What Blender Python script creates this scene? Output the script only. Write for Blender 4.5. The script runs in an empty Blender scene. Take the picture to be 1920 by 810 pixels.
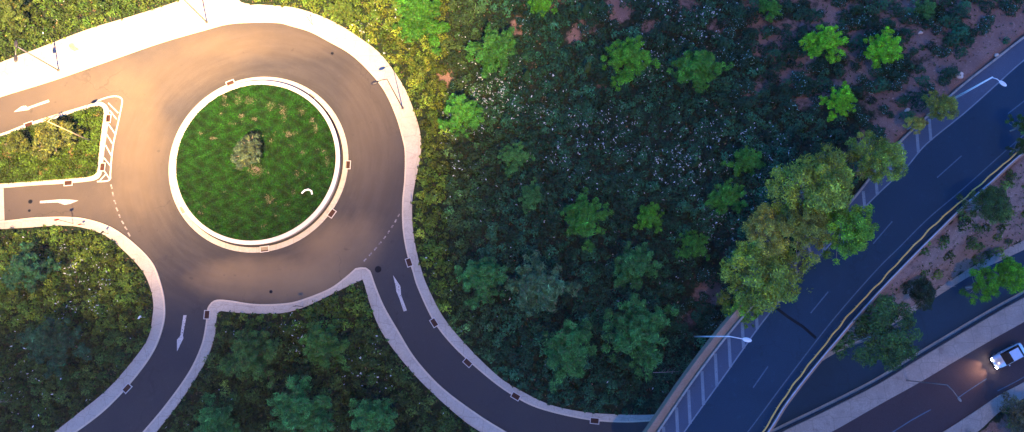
import bpy, bmesh, math, random
import numpy as np
from mathutils import Vector, Matrix
from mathutils.geometry import tessellate_polygon

random.seed(7); rng = np.random.default_rng(7)
SC = bpy.context.scene
COL = SC.collection

# ------------------------------------------------------------------ camera
F = 1317.0; CH = 95.0
NADIR = (985.0, 632.0)
d_c = Vector(((NADIR[0]-960)/F, (405-NADIR[1])/F, -1.0)).normalized()
RQ = d_c.rotation_difference(Vector((0, 0, -1)))
R = RQ.to_matrix()
cam_data = bpy.data.cameras.new('camera'); cam = bpy.data.objects.new('camera', cam_data)
cam_data.sensor_width = 36.0; cam_data.lens = 36.0*F/1920.0
cam_data.clip_start = 0.5; cam_data.clip_end = 9000.0
cam.matrix_world = Matrix.Translation((0, 0, CH)) @ R.to_4x4()
COL.objects.link(cam); SC.camera = cam

# ------------------------------------------------------------------ sky and sun
SUN_ELEV = math.radians(60); SUN_DIR_XY = Vector((0.25, -0.97)).normalized()   # where the sun stands, seen from above
world = bpy.data.worlds.new('World'); SC.world = world; world.use_nodes = True
wn = world.node_tree; wn.nodes.clear()
wo = wn.nodes.new('ShaderNodeOutputWorld'); wb = wn.nodes.new('ShaderNodeBackground')
sky = wn.nodes.new('ShaderNodeTexSky'); sky.sky_type = 'NISHITA'; sky.sun_disc = False
sky.sun_elevation = SUN_ELEV; sky.sun_rotation = math.atan2(SUN_DIR_XY.x, SUN_DIR_XY.y)
sky.ozone_density = 10.0; sky.air_density = 1.0; sky.dust_density = 0.0; sky.altitude = 500
tint = wn.nodes.new('ShaderNodeMix'); tint.data_type = 'RGBA'; tint.blend_type = 'MULTIPLY'
tint.inputs[0].default_value = 1.0; tint.inputs[7].default_value = (0.29, 0.68, 1.12, 1)
wn.links.new(sky.outputs[0], tint.inputs[6]); wn.links.new(tint.outputs[2], wb.inputs[0])
wb.inputs[1].default_value = 0.053
wn.links.new(wb.outputs[0], wo.inputs[0])
sun_d = bpy.data.lights.new('sun', 'SUN'); sun_d.energy = 5.0; sun_d.angle = math.radians(0.6); sun_d.color = (1.0, 0.61, 0.28)
sun = bpy.data.objects.new('sun', sun_d); COL.objects.link(sun)
SDIR = Vector((SUN_DIR_XY.x*math.cos(SUN_ELEV), SUN_DIR_XY.y*math.cos(SUN_ELEV), math.sin(SUN_ELEV)))
sun.rotation_euler = SDIR.to_track_quat('Z', 'Y').to_euler()
SC.view_settings.view_transform = 'Standard'; SC.view_settings.look = 'None'
SC.view_settings.exposure = 3.15; SC.view_settings.gamma = 1.0; SC.view_settings.use_curve_mapping = False
SC.cycles.max_bounces = 5; SC.cycles.diffuse_bounces = 2; SC.cycles.volume_bounces = 0; SC.cycles.transparent_max_bounces = 12
SC.cycles.use_denoising = True

# ------------------------------------------------------------------ from a spot in the photograph to a place on the ground
Rn = np.array(R)
def P(px, py, z=0.0):
    d = R @ Vector(((px-960)/F, (405-py)/F, -1.0))
    t = (CH - z)/(-d.z)
    return Vector((d.x*t, d.y*t, z))
def PA(pts, z=0.0): return [P(a, b, z) for a, b in pts]
def to_px(X):                                              # (N,3) -> (N,2)
    q = (np.asarray(X, float) - np.array([0, 0, CH])) @ Rn
    return np.stack([960 + F*q[:, 0]/(-q[:, 2]), 405 - F*q[:, 1]/(-q[:, 2])], 1)
def inside(pts, poly):                                     # (N,2) in polygon
    x, y = pts[:, 0], pts[:, 1]; res = np.zeros(len(pts), bool); n = len(poly)
    for i in range(n):
        x1, y1 = poly[i][0], poly[i][1]; x2, y2 = poly[(i+1) % n][0], poly[(i+1) % n][1]
        c = ((y1 > y) != (y2 > y))
        with np.errstate(divide='ignore', invalid='ignore'):
            xi = (x2-x1)*(y-y1)/((y2-y1) if y2 != y1 else 1e-9)+x1
        res ^= c & (x < xi)
    return res
def smooth(pts, n=6, closed=False):                        # Catmull-Rom
    out = []; m = len(pts); g = (lambda i: pts[i % m]) if closed else (lambda i: pts[max(0, min(m-1, i))])
    for i in range(m if closed else m-1):
        p0, p1, p2, p3 = g(i-1), g(i), g(i+1), g(i+2)
        for k in range(n):
            t = k/n
            out.append(tuple(0.5*((2*b)+(-a+c)*t+(2*a-5*b+4*c-d)*t*t+(-a+3*b-3*c+d)*t**3) for a, b, c, d in zip(p0, p1, p2, p3)))
    if not closed: out.append(tuple(pts[-1]))
    return out
def resample(P_, n):                                       # Vectors -> n evenly spaced
    A = np.array([tuple(p) for p in P_]); d = np.r_[0, np.cumsum(np.linalg.norm(np.diff(A, axis=0), axis=1))]
    s = np.linspace(0, d[-1], n)
    return [Vector([np.interp(v, d, A[:, k]) for k in range(A.shape[1])]) for v in s]
def offset(P_, w):                                         # shift an open polyline sideways (left positive)
    out = []
    for i, p in enumerate(P_):
        a = P_[max(0, i-1)]; b = P_[min(len(P_)-1, i+1)]; t = (b-a); t.z = 0; t.normalize()
        out.append(p + Vector((-t.y, t.x, 0))*w)
    return out

# ------------------------------------------------------------------ materials
def newmat(name):
    m = bpy.data.materials.new(name); m.use_nodes = True; nt = m.node_tree
    return m, nt, nt.nodes['Principled BSDF']
def mixc(nt, fac, a, b, mode='MIX'):
    n = nt.nodes.new('ShaderNodeMix'); n.data_type = 'RGBA'; n.blend_type = mode
    for k, v in ((0, fac), (6, a), (7, b)):
        if hasattr(v, 'is_linked') or hasattr(v, 'links'): nt.links.new(v, n.inputs[k])
        elif k == 0: n.inputs[0].default_value = v
        else: n.inputs[k].default_value = (*v, 1)
    return n.outputs[2]
def noise(nt, scale, detail=5, rough=0.6, vec=None, dist=0.0):
    n = nt.nodes.new('ShaderNodeTexNoise'); n.inputs['Scale'].default_value = scale; n.inputs['Detail'].default_value = detail
    n.inputs['Roughness'].default_value = rough; n.inputs['Distortion'].default_value = dist
    if vec is None:
        g = nt.nodes.new('ShaderNodeNewGeometry'); vec = g.outputs['Position']
    nt.links.new(vec, n.inputs['Vector']); return n.outputs[0]
def ramp(nt, src, a, b):
    n = nt.nodes.new('ShaderNodeMapRange'); n.interpolation_type = 'SMOOTHSTEP'
    n.inputs[1].default_value = a; n.inputs[2].default_value = b; nt.links.new(src, n.inputs[0]); return n.outputs[0]
def mathn(nt, op, a, b=None):
    n = nt.nodes.new('ShaderNodeMath'); n.operation = op
    for i, v in enumerate((a, b)):
        if v is None: continue
        if hasattr(v, 'links'): nt.links.new(v, n.inputs[i])
        else: n.inputs[i].default_value = v
    return n.outputs[0]
def bump(nt, bs, src, strength=0.3, dist=0.02):
    b = nt.nodes.new('ShaderNodeBump'); b.inputs['Strength'].default_value = strength; b.inputs['Distance'].default_value = dist
    nt.links.new(src, b.inputs['Height']); nt.links.new(b.outputs[0], bs.inputs['Normal'])
def plain(name, c, rough=0.6, metal=0.0, var=0.25, scale=3.0):
    m, nt, bs = newmat(name)
    o = mixc(nt, noise(nt, scale), tuple(x*(1-var) for x in c), tuple(min(1, x*(1+var)) for x in c))
    nt.links.new(o, bs.inputs['Base Color']); bs.inputs['Roughness'].default_value = rough; bs.inputs['Metallic'].default_value = metal
    return m
def ground_mat(name, a, b, scale=0.6, spots=None, rough=0.95, fine=9.0, grain=.88):
    m, nt, bs = newmat(name)
    c = mixc(nt, ramp(nt, noise(nt, scale), .35, .65), a, b)
    c = mixc(nt, ramp(nt, noise(nt, fine, 4), .3, .75), c, tuple(x*grain for x in a))
    if spots: c = mixc(nt, ramp(nt, noise(nt, spots[1], 3), spots[2], spots[2]+.08), c, spots[0])
    if name in ('paving', 'paving_old', 'concrete'):
        c = mixc(nt, mathn(nt, 'MULTIPLY', ramp(nt, noise(nt, .8, 6, .7), .5, .7), .45), c, tuple(x*.62 for x in a))
        g = nt.nodes.new('ShaderNodeNewGeometry'); vo = nt.nodes.new('ShaderNodeTexVoronoi'); vo.feature = 'DISTANCE_TO_EDGE'; vo.inputs['Scale'].default_value = .42; vo.inputs['Randomness'].default_value = .35
        nt.links.new(g.outputs['Position'], vo.inputs['Vector']); c = mixc(nt, mathn(nt, 'MULTIPLY', mathn(nt, 'SUBTRACT', 1.0, ramp(nt, vo.outputs['Distance'], .008, .022)), .4), c, tuple(x*.45 for x in a))
    nt.links.new(c, bs.inputs['Base Color']); bs.inputs['Roughness'].default_value = rough
    bs.inputs['Specular IOR Level'].default_value = 0.15
    bump(nt, bs, noise(nt, 12), .6, .05)
    return m
M = {}
M['soil'] = ground_mat('soil', (.17, .085, .075), (.25, .13, .11), .35, ((.33, .22, .18), 1.6, .66), .95, 9.0, .6)
M['paving'] = ground_mat('paving', (.42, .39, .33), (.48, .445, .375), .25, None, .8, 5.0)
M['paving_old'] = ground_mat('paving_old', (.34, .29, .26), (.42, .36, .32), .2, ((.34, .2, .15), .5, .68), .85, 4.0)
M['kerb'] = ground_mat('kerb', (.56, .48, .36), (.64, .55, .42), 1.0, None, .8)
M['concrete'] = ground_mat('concrete', (.27, .26, .24), (.33, .32, .29), .5, ((.22, .19, .18), .4, .63), .85, 5)
M['ledge'] = ground_mat('ledge', (.30, .20, .14), (.38, .26, .19), .8, None, .85, 5)
M['white_paint'] = ground_mat('white_paint', (.50, .47, .43), (.66, .62, .57), 1.5, ((.15, .13, .12), 5.0, .56), .7, 12)
M['dash_paint'] = ground_mat('dash_paint', (.26, .24, .22), (.38, .35, .32), 1.5, ((.12, .10, .10), 4.0, .5), .7, 12)
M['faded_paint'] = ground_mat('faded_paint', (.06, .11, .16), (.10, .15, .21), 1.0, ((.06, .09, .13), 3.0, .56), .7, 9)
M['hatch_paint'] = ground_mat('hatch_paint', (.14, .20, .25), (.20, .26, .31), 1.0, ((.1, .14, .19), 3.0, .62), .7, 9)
M['coping'] = ground_mat('coping', (.52, .49, .46), (.60, .57, .53), .6, None, .8)
M['capping'] = plain('capping', (.34, .38, .44), .7, 0, .4, 2)
M['white_metal'] = plain('white_metal', (.72, .74, .76), .4, .1)
M['grey_metal'] = plain('grey_metal', (.20, .19, .18), .5, .5)
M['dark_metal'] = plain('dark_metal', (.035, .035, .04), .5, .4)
M['beige_metal'] = plain('beige_metal', (.55, .42, .22), .5, .1)
M['yellow_metal'] = plain('yellow_metal', (.80, .40, .08), .5, .1, .4, 1.2)
M['rust'] = plain('rust', (.05, .018, .012), .8, .2, .5, 9)
M['bark'] = plain('bark', (.16, .11, .08), .9, 0, .4, 6)
M['grey_bark'] = plain('grey_bark', (.34, .30, .27), .9, 0, .3, 5)
M['rock'] = plain('rock', (.55, .47, .40), .9, 0, .3, 3)
M['brown_rock'] = plain('brown_rock', (.07, .06, .05), .9, 0, .4, 3)
M['red'] = plain('red_paint', (.42, .03, .025), .5)
M['white_plastic'] = plain('white_plastic', (.8, .8, .78), .5)
M['glass'] = plain('dark_glass', (.012, .014, .018), .06, 0, .1); M['tyre'] = plain('tyre_rubber', (.02, .02, .02), .85)
M['car_paint'] = plain('car_paint', (.55, .60, .66), .22, .5, .03)
M['tail'] = plain('tail_glass', (.35, .01, .01), .3)

def asphalt(name, a, b, ring=False, fine=22.0):
    m, nt, bs = newmat(name)
    c = mixc(nt, ramp(nt, noise(nt, .10, 5, .6, None, .6), .35, .68), a, b)
    c = mixc(nt, ramp(nt, noise(nt, fine, 3, .8), .35, .75), c, tuple(x*.62 for x in a))
    c = mixc(nt, mathn(nt, 'MULTIPLY', ramp(nt, noise(nt, 1.3, 6, .75), .56, .72), .25), c, tuple(x*1.7 for x in b))
    if ring:
        g = nt.nodes.new('ShaderNodeNewGeometry'); s = nt.nodes.new('ShaderNodeSeparateXYZ'); nt.links.new(g.outputs['Position'], s.inputs[0])
        dx = mathn(nt, 'SUBTRACT', s.outputs[0], ring[0]); dy = mathn(nt, 'SUBTRACT', s.outputs[1], ring[1])
        r = mathn(nt, 'SQRT', mathn(nt, 'ADD', mathn(nt, 'MULTIPLY', dx, dx), mathn(nt, 'MULTIPLY', dy, dy)))
        an = mathn(nt, 'ARCTAN2', dy, dx)
        cv = nt.nodes.new('ShaderNodeCombineXYZ'); nt.links.new(r, cv.inputs[0]); nt.links.new(mathn(nt, 'MULTIPLY', an, 2.0), cv.inputs[1])
        st = noise(nt, 1.1, 5, .65, cv.outputs[0])
        near = mathn(nt, 'SUBTRACT', 1.0, ramp(nt, r, 18.5, 24.0))
        c = mixc(nt, mathn(nt, 'MULTIPLY', mathn(nt, 'MULTIPLY', ramp(nt, st, .38, .62), near), .6), c, tuple(x*.6 for x in a))
        # pale dust where no wheel passes, plus warm sun glow painted into the asphalt
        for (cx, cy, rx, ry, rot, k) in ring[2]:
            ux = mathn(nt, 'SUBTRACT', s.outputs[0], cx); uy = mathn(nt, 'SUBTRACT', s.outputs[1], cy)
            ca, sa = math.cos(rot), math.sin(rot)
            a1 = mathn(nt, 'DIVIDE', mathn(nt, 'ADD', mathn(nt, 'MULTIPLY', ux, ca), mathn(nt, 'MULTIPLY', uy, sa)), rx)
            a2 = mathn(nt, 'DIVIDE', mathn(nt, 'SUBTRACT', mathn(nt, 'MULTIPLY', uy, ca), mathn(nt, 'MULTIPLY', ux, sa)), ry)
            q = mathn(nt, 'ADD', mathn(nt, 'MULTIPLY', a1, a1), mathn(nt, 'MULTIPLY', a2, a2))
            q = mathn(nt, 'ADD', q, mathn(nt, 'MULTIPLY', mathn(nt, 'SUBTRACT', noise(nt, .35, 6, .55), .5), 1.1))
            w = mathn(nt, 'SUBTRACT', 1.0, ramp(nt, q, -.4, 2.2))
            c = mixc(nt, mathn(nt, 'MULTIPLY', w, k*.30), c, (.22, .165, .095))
    g2 = nt.nodes.new('ShaderNodeNewGeometry'); vo = nt.nodes.new('ShaderNodeTexVoronoi'); vo.feature = 'DISTANCE_TO_EDGE'; vo.inputs['Scale'].default_value = .085
    nz = nt.nodes.new('ShaderNodeTexNoise'); nz.inputs['Scale'].default_value = .5; nz.inputs['Detail'].default_value = 6; nt.links.new(g2.outputs['Position'], nz.inputs['Vector'])
    va = nt.nodes.new('ShaderNodeVectorMath'); va.operation = 'MULTIPLY_ADD'; va.inputs[1].default_value = (5, 5, 0); nt.links.new(nz.outputs['Color'], va.inputs[0]); nt.links.new(g2.outputs['Position'], va.inputs[2]); nt.links.new(va.outputs[0], vo.inputs['Vector'])
    crack = mathn(nt, 'MULTIPLY', mathn(nt, 'SUBTRACT', 1.0, ramp(nt, vo.outputs['Distance'], .003, .009)), ramp(nt, noise(nt, .07, 2), .46, .56))
    c = mixc(nt, mathn(nt, 'MULTIPLY', crack, .3), c, tuple(x*.45 for x in a))
    c = mixc(nt, mathn(nt, 'MULTIPLY', ramp(nt, noise(nt, .8, 2, .4), .70, .76), .35), c, tuple(x*.5 for x in a))
    nt.links.new(c, bs.inputs['Base Color']); bs.inputs['Roughness'].default_value = .85; bs.inputs['Specular IOR Level'].default_value = .25
    bump(nt, bs, noise(nt, 30), .35, .01)
    return m

def leafmat(name, trans=.25):
    m, nt, bs = newmat(name)
    at = nt.nodes.new('ShaderNodeAttribute'); at.attribute_name = 'tint'
    oi = nt.nodes.new('ShaderNodeObjectInfo')
    c = mixc(nt, 1.0, at.outputs['Color'], oi.outputs['Color'], 'MULTIPLY')
    nt.links.new(c, bs.inputs['Base Color']); bs.inputs['Roughness'].default_value = .7; bs.inputs['Specular IOR Level'].default_value = .2
    tr = nt.nodes.new('ShaderNodeBsdfTranslucent'); nt.links.new(c, tr.inputs['Color'])
    mx = nt.nodes.new('ShaderNodeMixShader'); mx.inputs[0].default_value = trans
    nt.links.new(bs.outputs[0], mx.inputs[1]); nt.links.new(tr.outputs[0], mx.inputs[2])
    nt.links.new(mx.outputs[0], nt.nodes['Material Output'].inputs['Surface'])
    return m
M['leaf'] = leafmat('leaf')

# ------------------------------------------------------------------ mesh helpers
def link(name, me, mat=None, parent=None, kind=None):
    o = bpy.data.objects.new(name, me); COL.objects.link(o)
    if mat is not None and me is not None: me.materials.append(mat)
    if parent is not None: o.parent = parent
    if kind: o['kind'] = kind
    return o
def frombm(name, bm, mat, parent=None, kind=None, shade=False):
    me = bpy.data.meshes.new(name); bmesh.ops.recalc_face_normals(bm, faces=bm.faces); bm.to_mesh(me); bm.free()
    if shade: me.polygons.foreach_set('use_smooth', [True]*len(me.polygons))
    return link(name, me, mat, parent, kind)
def tag(o, label, cat, group=None):
    o['label'] = label; o['category'] = cat
    if group: o['group'] = group
    return o
def empty(name, loc, rz=0.0):
    o = bpy.data.objects.new(name, None); COL.objects.link(o); o.location = loc; o.rotation_euler = (0, 0, rz); return o
def prism_bm(poly, z0, z1, bm=None):
    bm = bm or bmesh.new(); n = len(poly)
    z1s = z1 if hasattr(z1, '__len__') else [z1]*n
    top = [bm.verts.new((p[0], p[1], z)) for p, z in zip(poly, z1s)]
    for t in tessellate_polygon([[Vector((p[0], p[1], 0)) for p in poly]]):
        try:
            f = bm.faces.new([top[i] for i in t])
        except ValueError: pass
    if z0 is not None:
        bot = [bm.verts.new((p[0], p[1], z0)) for p in poly]
        for i in range(n):
            j = (i+1) % n; bm.faces.new([top[i], bot[i], bot[j], top[j]])
    return bm
def up(bm):
    for f in bm.faces:
        f.normal_update()
        if f.normal.z < -0.01: f.normal_flip()
def sheet(name, poly, z, mat, parent=None, kind='structure', z0=None):
    bm = prism_bm(poly, z0, z)
    if z0 is None:
        up(bm); me = bpy.data.meshes.new(name); bm.to_mesh(me); bm.free(); return link(name, me, mat, parent, kind)
    return frombm(name, bm, mat, parent, kind)
def band_bm(A, B, z0, z1, bm=None):                         # strip between two equally long polylines, with real thickness
    bm = bm or bmesh.new(); n = len(A)
    ta = [bm.verts.new((p.x, p.y, z1)) for p in A]; tb = [bm.verts.new((p.x, p.y, z1)) for p in B]
    ba = [bm.verts.new((p.x, p.y, z0)) for p in A]; bb = [bm.verts.new((p.x, p.y, z0)) for p in B]
    for i in range(n-1):
        bm.faces.new([ta[i], ta[i+1], tb[i+1], tb[i]]); bm.faces.new([ta[i], ba[i], ba[i+1], ta[i+1]])
        bm.faces.new([tb[i], tb[i+1], bb[i+1], bb[i]])
    bm.faces.new([ta[0], tb[0], bb[0], ba[0]]); bm.faces.new([ta[-1], ba[-1], bb[-1], tb[-1]])
    return bm
def flat_band(A, w, z, bm=None):
    bm = bm or bmesh.new(); L = offset(A, w/2); Rr = offset(A, -w/2)
    l = [bm.verts.new((p.x, p.y, z)) for p in L]; r = [bm.verts.new((p.x, p.y, z)) for p in Rr]
    for i in range(len(A)-1): bm.faces.new([r[i], r[i+1], l[i+1], l[i]])
    return bm
def box_bm(cx, cy, cz, sx, sy, sz, bm=None, rz=0.0, bev=0.0):
    bm = bm or bmesh.new(); r = bmesh.ops.create_cube(bm, size=1.0)
    mt = Matrix.Translation((cx, cy, cz)) @ Matrix.Rotation(rz, 4, 'Z') @ Matrix.Diagonal((sx, sy, sz, 1))
    bmesh.ops.transform(bm, matrix=mt, verts=r['verts'])
    if bev:
        es = list({e for v in r['verts'] for e in v.link_edges}); bmesh.ops.bevel(bm, geom=es, offset=bev, segments=2, affect='EDGES')
    return bm
def tube_bm(pts, rad, n=8, bm=None):
    bm = bm or bmesh.new(); pts = [Vector(p) for p in pts]; rings = []
    rad = rad if hasattr(rad, '__len__') else [rad]*len(pts)
    for i, p in enumerate(pts):
        t = (pts[min(i+1, len(pts)-1)] - pts[max(i-1, 0)]).normalized()
        a = t.orthogonal().normalized() if i == 0 or abs(t.dot(prev)) > .98 else (prev - t*prev.dot(t)).normalized()
        prev = a; b = t.cross(a)
        rings.append([bm.verts.new(p + (a*math.cos(2*math.pi*k/n) + b*math.sin(2*math.pi*k/n))*rad[i]) for k in range(n)])
    for r0, r1 in zip(rings, rings[1:]):
        for k in range(n): bm.faces.new([r0[k], r0[(k+1) % n], r1[(k+1) % n], r1[k]])
    bm.faces.new(rings[0][::-1]); bm.faces.new(rings[-1]); return bm

def quads_mesh(name, C, U, V, tint, fold=None):             # leaf faces: centre, half axes, colour
    n = len(C); co = np.empty((n, 4, 3), np.float32)
    co[:, 0] = C-U; co[:, 1] = C-V*.8; co[:, 2] = C+U; co[:, 3] = C+V*.8
    me = bpy.data.meshes.new(name); me.vertices.add(4*n); me.vertices.foreach_set('co', co.ravel())
    me.loops.add(4*n); me.loops.foreach_set('vertex_index', np.arange(4*n, dtype=np.int32))
    me.polygons.add(n); me.polygons.foreach_set('loop_start', np.arange(0, 4*n, 4, dtype=np.int32))
    me.polygons.foreach_set('loop_total', np.full(n, 4, np.int32))
    me.update(calc_edges=True)
    at = me.color_attributes.new('tint', 'FLOAT_COLOR', 'POINT')
    cc = np.ones((n, 4, 4), np.float32); cc[:, :, :3] = tint[:, None, :]
    at.data.foreach_set('color', cc.ravel()); return me
def unit(v): return v/np.maximum(np.linalg.norm(v, axis=1, keepdims=True), 1e-9)
def leaf_axes(nrm, size, aspect=1.7, tilt=.7):
    n = len(nrm); nn = unit(nrm + rng.normal(0, tilt, (n, 3))); a = unit(np.cross(nn, rng.normal(0, 1, (n, 3)))); b = np.cross(nn, a)
    s = size*rng.uniform(.7, 1.3, n)
    return a*(s*aspect/2)[:, None], b*(s/aspect**.5/2)[:, None]

# ================================================================== the layout, traced on the ground
SWA_OUT = [(-90,155),(0,118),(67,93),(167,55),(250,30),(333,3),(380,-18),(430,-22),(452,4),(485,9),(540,13),(575,21),(610,34),(645,52),(680,75),(710,98),(737,131),(760,168),(775,205),(786,240),(790,270),(787,303),(778,345),(773,380),(774,425),(780,465),(790,505),(803,540),(833,597),(880,653),(928,700),(960,723),(1027,757),(1093,772),(1160,777),(1227,777),(1300,770)]
SWA_IN = [(-90,214),(0,183),(100,152),(200,117),(300,82),(390,56),(430,46),(480,43),(523,44),(547,50),(580,60),(613,77),(663,107),(713,160),(740,213),(755,263),(759,290),(758,337),(754,380),(755,430),(763,477),(773,508),(783,540),(813,603),(853,653),(913,707),(960,741),(1010,766),(1093,786),(1160,792),(1220,790),(1300,782)]
SWB_OUT = [(-90,422),(10,414),(67,408),(133,407),(173,413),(213,428),(253,457),(287,493),(303,533),(310,570),(308,607),(290,657),(253,710),(200,767),(143,811),(90,850)]
SWB_IN = [(-90,437),(0,430),(50,427),(117,423),(160,428),(200,443),(240,477),(267,507),(281,535),(288,565),(287,592),(277,637),(240,688),(200,732),(150,773),(103,810),(50,850)]
C1_OUT = [(230,855),(267,811),(310,760),(353,700),(377,650),(386,610),(389,580),(397,567)]
C1_IN = [(256,855),(293,811),(333,760),(367,710),(391,667),(403,630),(406,600),(410,585)]
C2_OUT = [(397,567),(407,562),(430,563),(480,570),(540,568),(580,557),(620,540),(645,522),(667,503)]
C2_IN = [(410,585),(414,583),(440,586),(480,588),(530,587),(573,575),(620,553),(650,538),(680,524)]
C3_OUT = [(667,503),(683,501),(694,507),(700,523),(707,542),(721,575),(747,620),(780,673),(830,727),(897,777),(947,808),(1000,840)]
C3_IN = [(680,524),(680.6,524),(681.4,527),(683,532),(686,542),(694,570),(713,617),(747,667),(797,723),(863,783),(903,811),(950,840)]
M1 = [(-90,277),(0,252),(50,233),(100,217),(150,202),(183,192),(196,194),(204,203),(205,216),(201,250),(196,285),(192,320),(188,331),(180,337),(166,340),(127,344),(60,348),(0,353),(-90,358)]
M1_G = [(-90,284),(0,259),(50,241),(100,225),(150,210),(180,200),(190,201),(195,207),(195,218),(191,250),(187,285),(184,316),(181,325),(174,330),(160,333),(127,336),(60,341),(0,345),(-90,351)]
HZ = 6.0
HW_LEFT = [(1185,875),(1233,810),(1300,712),(1373,617),(1450,530),(1520,455),(1587,390),(1640,325),(1690,266),(1750,210),(1807,160),(1867,113),(1920,72),(2010,10),(2100,-55)]
HW_EDGE = [(1240,875),(1283,810),(1360,702),(1423,613),(1470,555),(1530,487),(1580,433),(1617,393),(1653,357),(1700,313),(1737,270),(1807,213),(1870,157),(1920,113),(2010,45),(2100,-20)]
HW_REDGE = [(1330,900),(1402,810),(1475,712),(1560,602),(1640,510),(1687,463),(1740,410),(1807,353),(1900,270),(1990,196),(2100,110)]
HW_YEL = [(1355,900),(1425,811),(1462,752),(1507,690),(1550,637),(1583,595),(1637,538),(1707,463),(1757,413),(1807,370),(1860,323),(1920,273),(1990,215),(2100,125)]
HW_RAIL = [(1368,900),(1437,811),(1473,755),(1523,690),(1573,630),(1607,590),(1653,539),(1707,483),(1757,433),(1807,384),(1857,340),(1900,300),(1990,226),(2100,136)]
# one frame along the highway
hL = [P(a, b, HZ) for a, b in HW_LEFT]; hR = [P(a, b, HZ) for a, b in HW_RAIL]
HLn = np.array([(p.x, p.y) for p in hL]); HRn = np.array([(p.x, p.y) for p in hR])
JOINT = P(1500, 612, HZ); jdir = (P(1920, 180, HZ)-P(1500, 612, HZ)); jdir.z = 0; jdir.normalize()
RAMP_UP = [(1330,880),(1440,765),(1500,716),(1530,685),(1570,660),(1650,622),(1720,580),(1770,547),(1837,507),(1920,468),(2010,425),(2100,380)]
RAMP_LO = [(1330,900),(1400,840),(1457,808),(1540,768),(1640,717),(1713,672),(1773,636),(1823,606),(1873,577),(1920,551),(2010,497),(2100,445)]
STRIP_LO = [(1460,860),(1563,807),(1640,763),(1723,717),(1790,677),(1857,638),(1920,603),(2010,552),(2100,500)]
R3_LO = [(1680,860),(1767,810),(1823,774),(1873,741),(1920,716),(2010,668),(2100,620)]
S3_LO = [(1745,870),(1830,811),(1873,772),(1920,746),(2010,702),(2100,660)]
RUn = np.array([tuple(P(a, b, 0))[:2] for a, b in RAMP_UP])

def seg_dist(X, L):                                         # distance and side (left positive) to a polyline
    best = np.full(len(X), 1e9); side = np.zeros(len(X))
    for a, b in zip(L[:-1], L[1:]):
        d = b-a; t = np.clip(((X-a)@d)/(d@d), 0, 1); q = X-(a+t[:, None]*d); r = np.hypot(q[:, 0], q[:, 1])
        m = r < best; best[m] = r[m]; side[m] = (d[0]*(X[:, 1]-a[1])-d[1]*(X[:, 0]-a[0]))[m]
    return best, np.sign(side)
def sstep(x): x = np.clip(x, 0, 1); return x*x*(3-2*x)
def terrain(X):
    X = np.asarray(X, float); dl, sl = seg_dist(X, HLn); dr, sr = seg_dist(X, HRn); du, su = seg_dist(X, RUn)
    s = (X[:, 0]-JOINT.x)*jdir.x + (X[:, 1]-JOINT.y)*jdir.y
    along = sstep((s+1)/9.0)
    hl = 5.95*sstep(1-dl/26.0); hr = 5.95*sstep(np.where(su > 0, du/np.maximum(du+dr, 1e-3), 0))
    mid = np.full(len(X), 5.3)
    left = sl > 0; right = sr < 0
    h = np.where(left, hl, np.where(right, hr, mid))*along
    q = (X[:, 0]*.13, X[:, 1]*.13)
    wob = .18*np.sin(q[0]*2.1+1)*np.cos(q[1]*1.7)+.12*np.sin(q[0]*4.3+q[1]*3.1)
    far = np.where(left, sstep((h-.3)/2.0), 0)*sstep((5.8-h)/1.0)
    return h - .03 + wob*far
def H1(x, y): return float(terrain(np.array([[x, y]]))[0])
def G(px, py, dz=0.0):
    z = 0.0
    for _ in range(14):
        p = P(px, py, z); z = .5*z + .5*(H1(p.x, p.y)+dz)
    p = P(px, py, z); p.z = H1(p.x, p.y); return p

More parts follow.
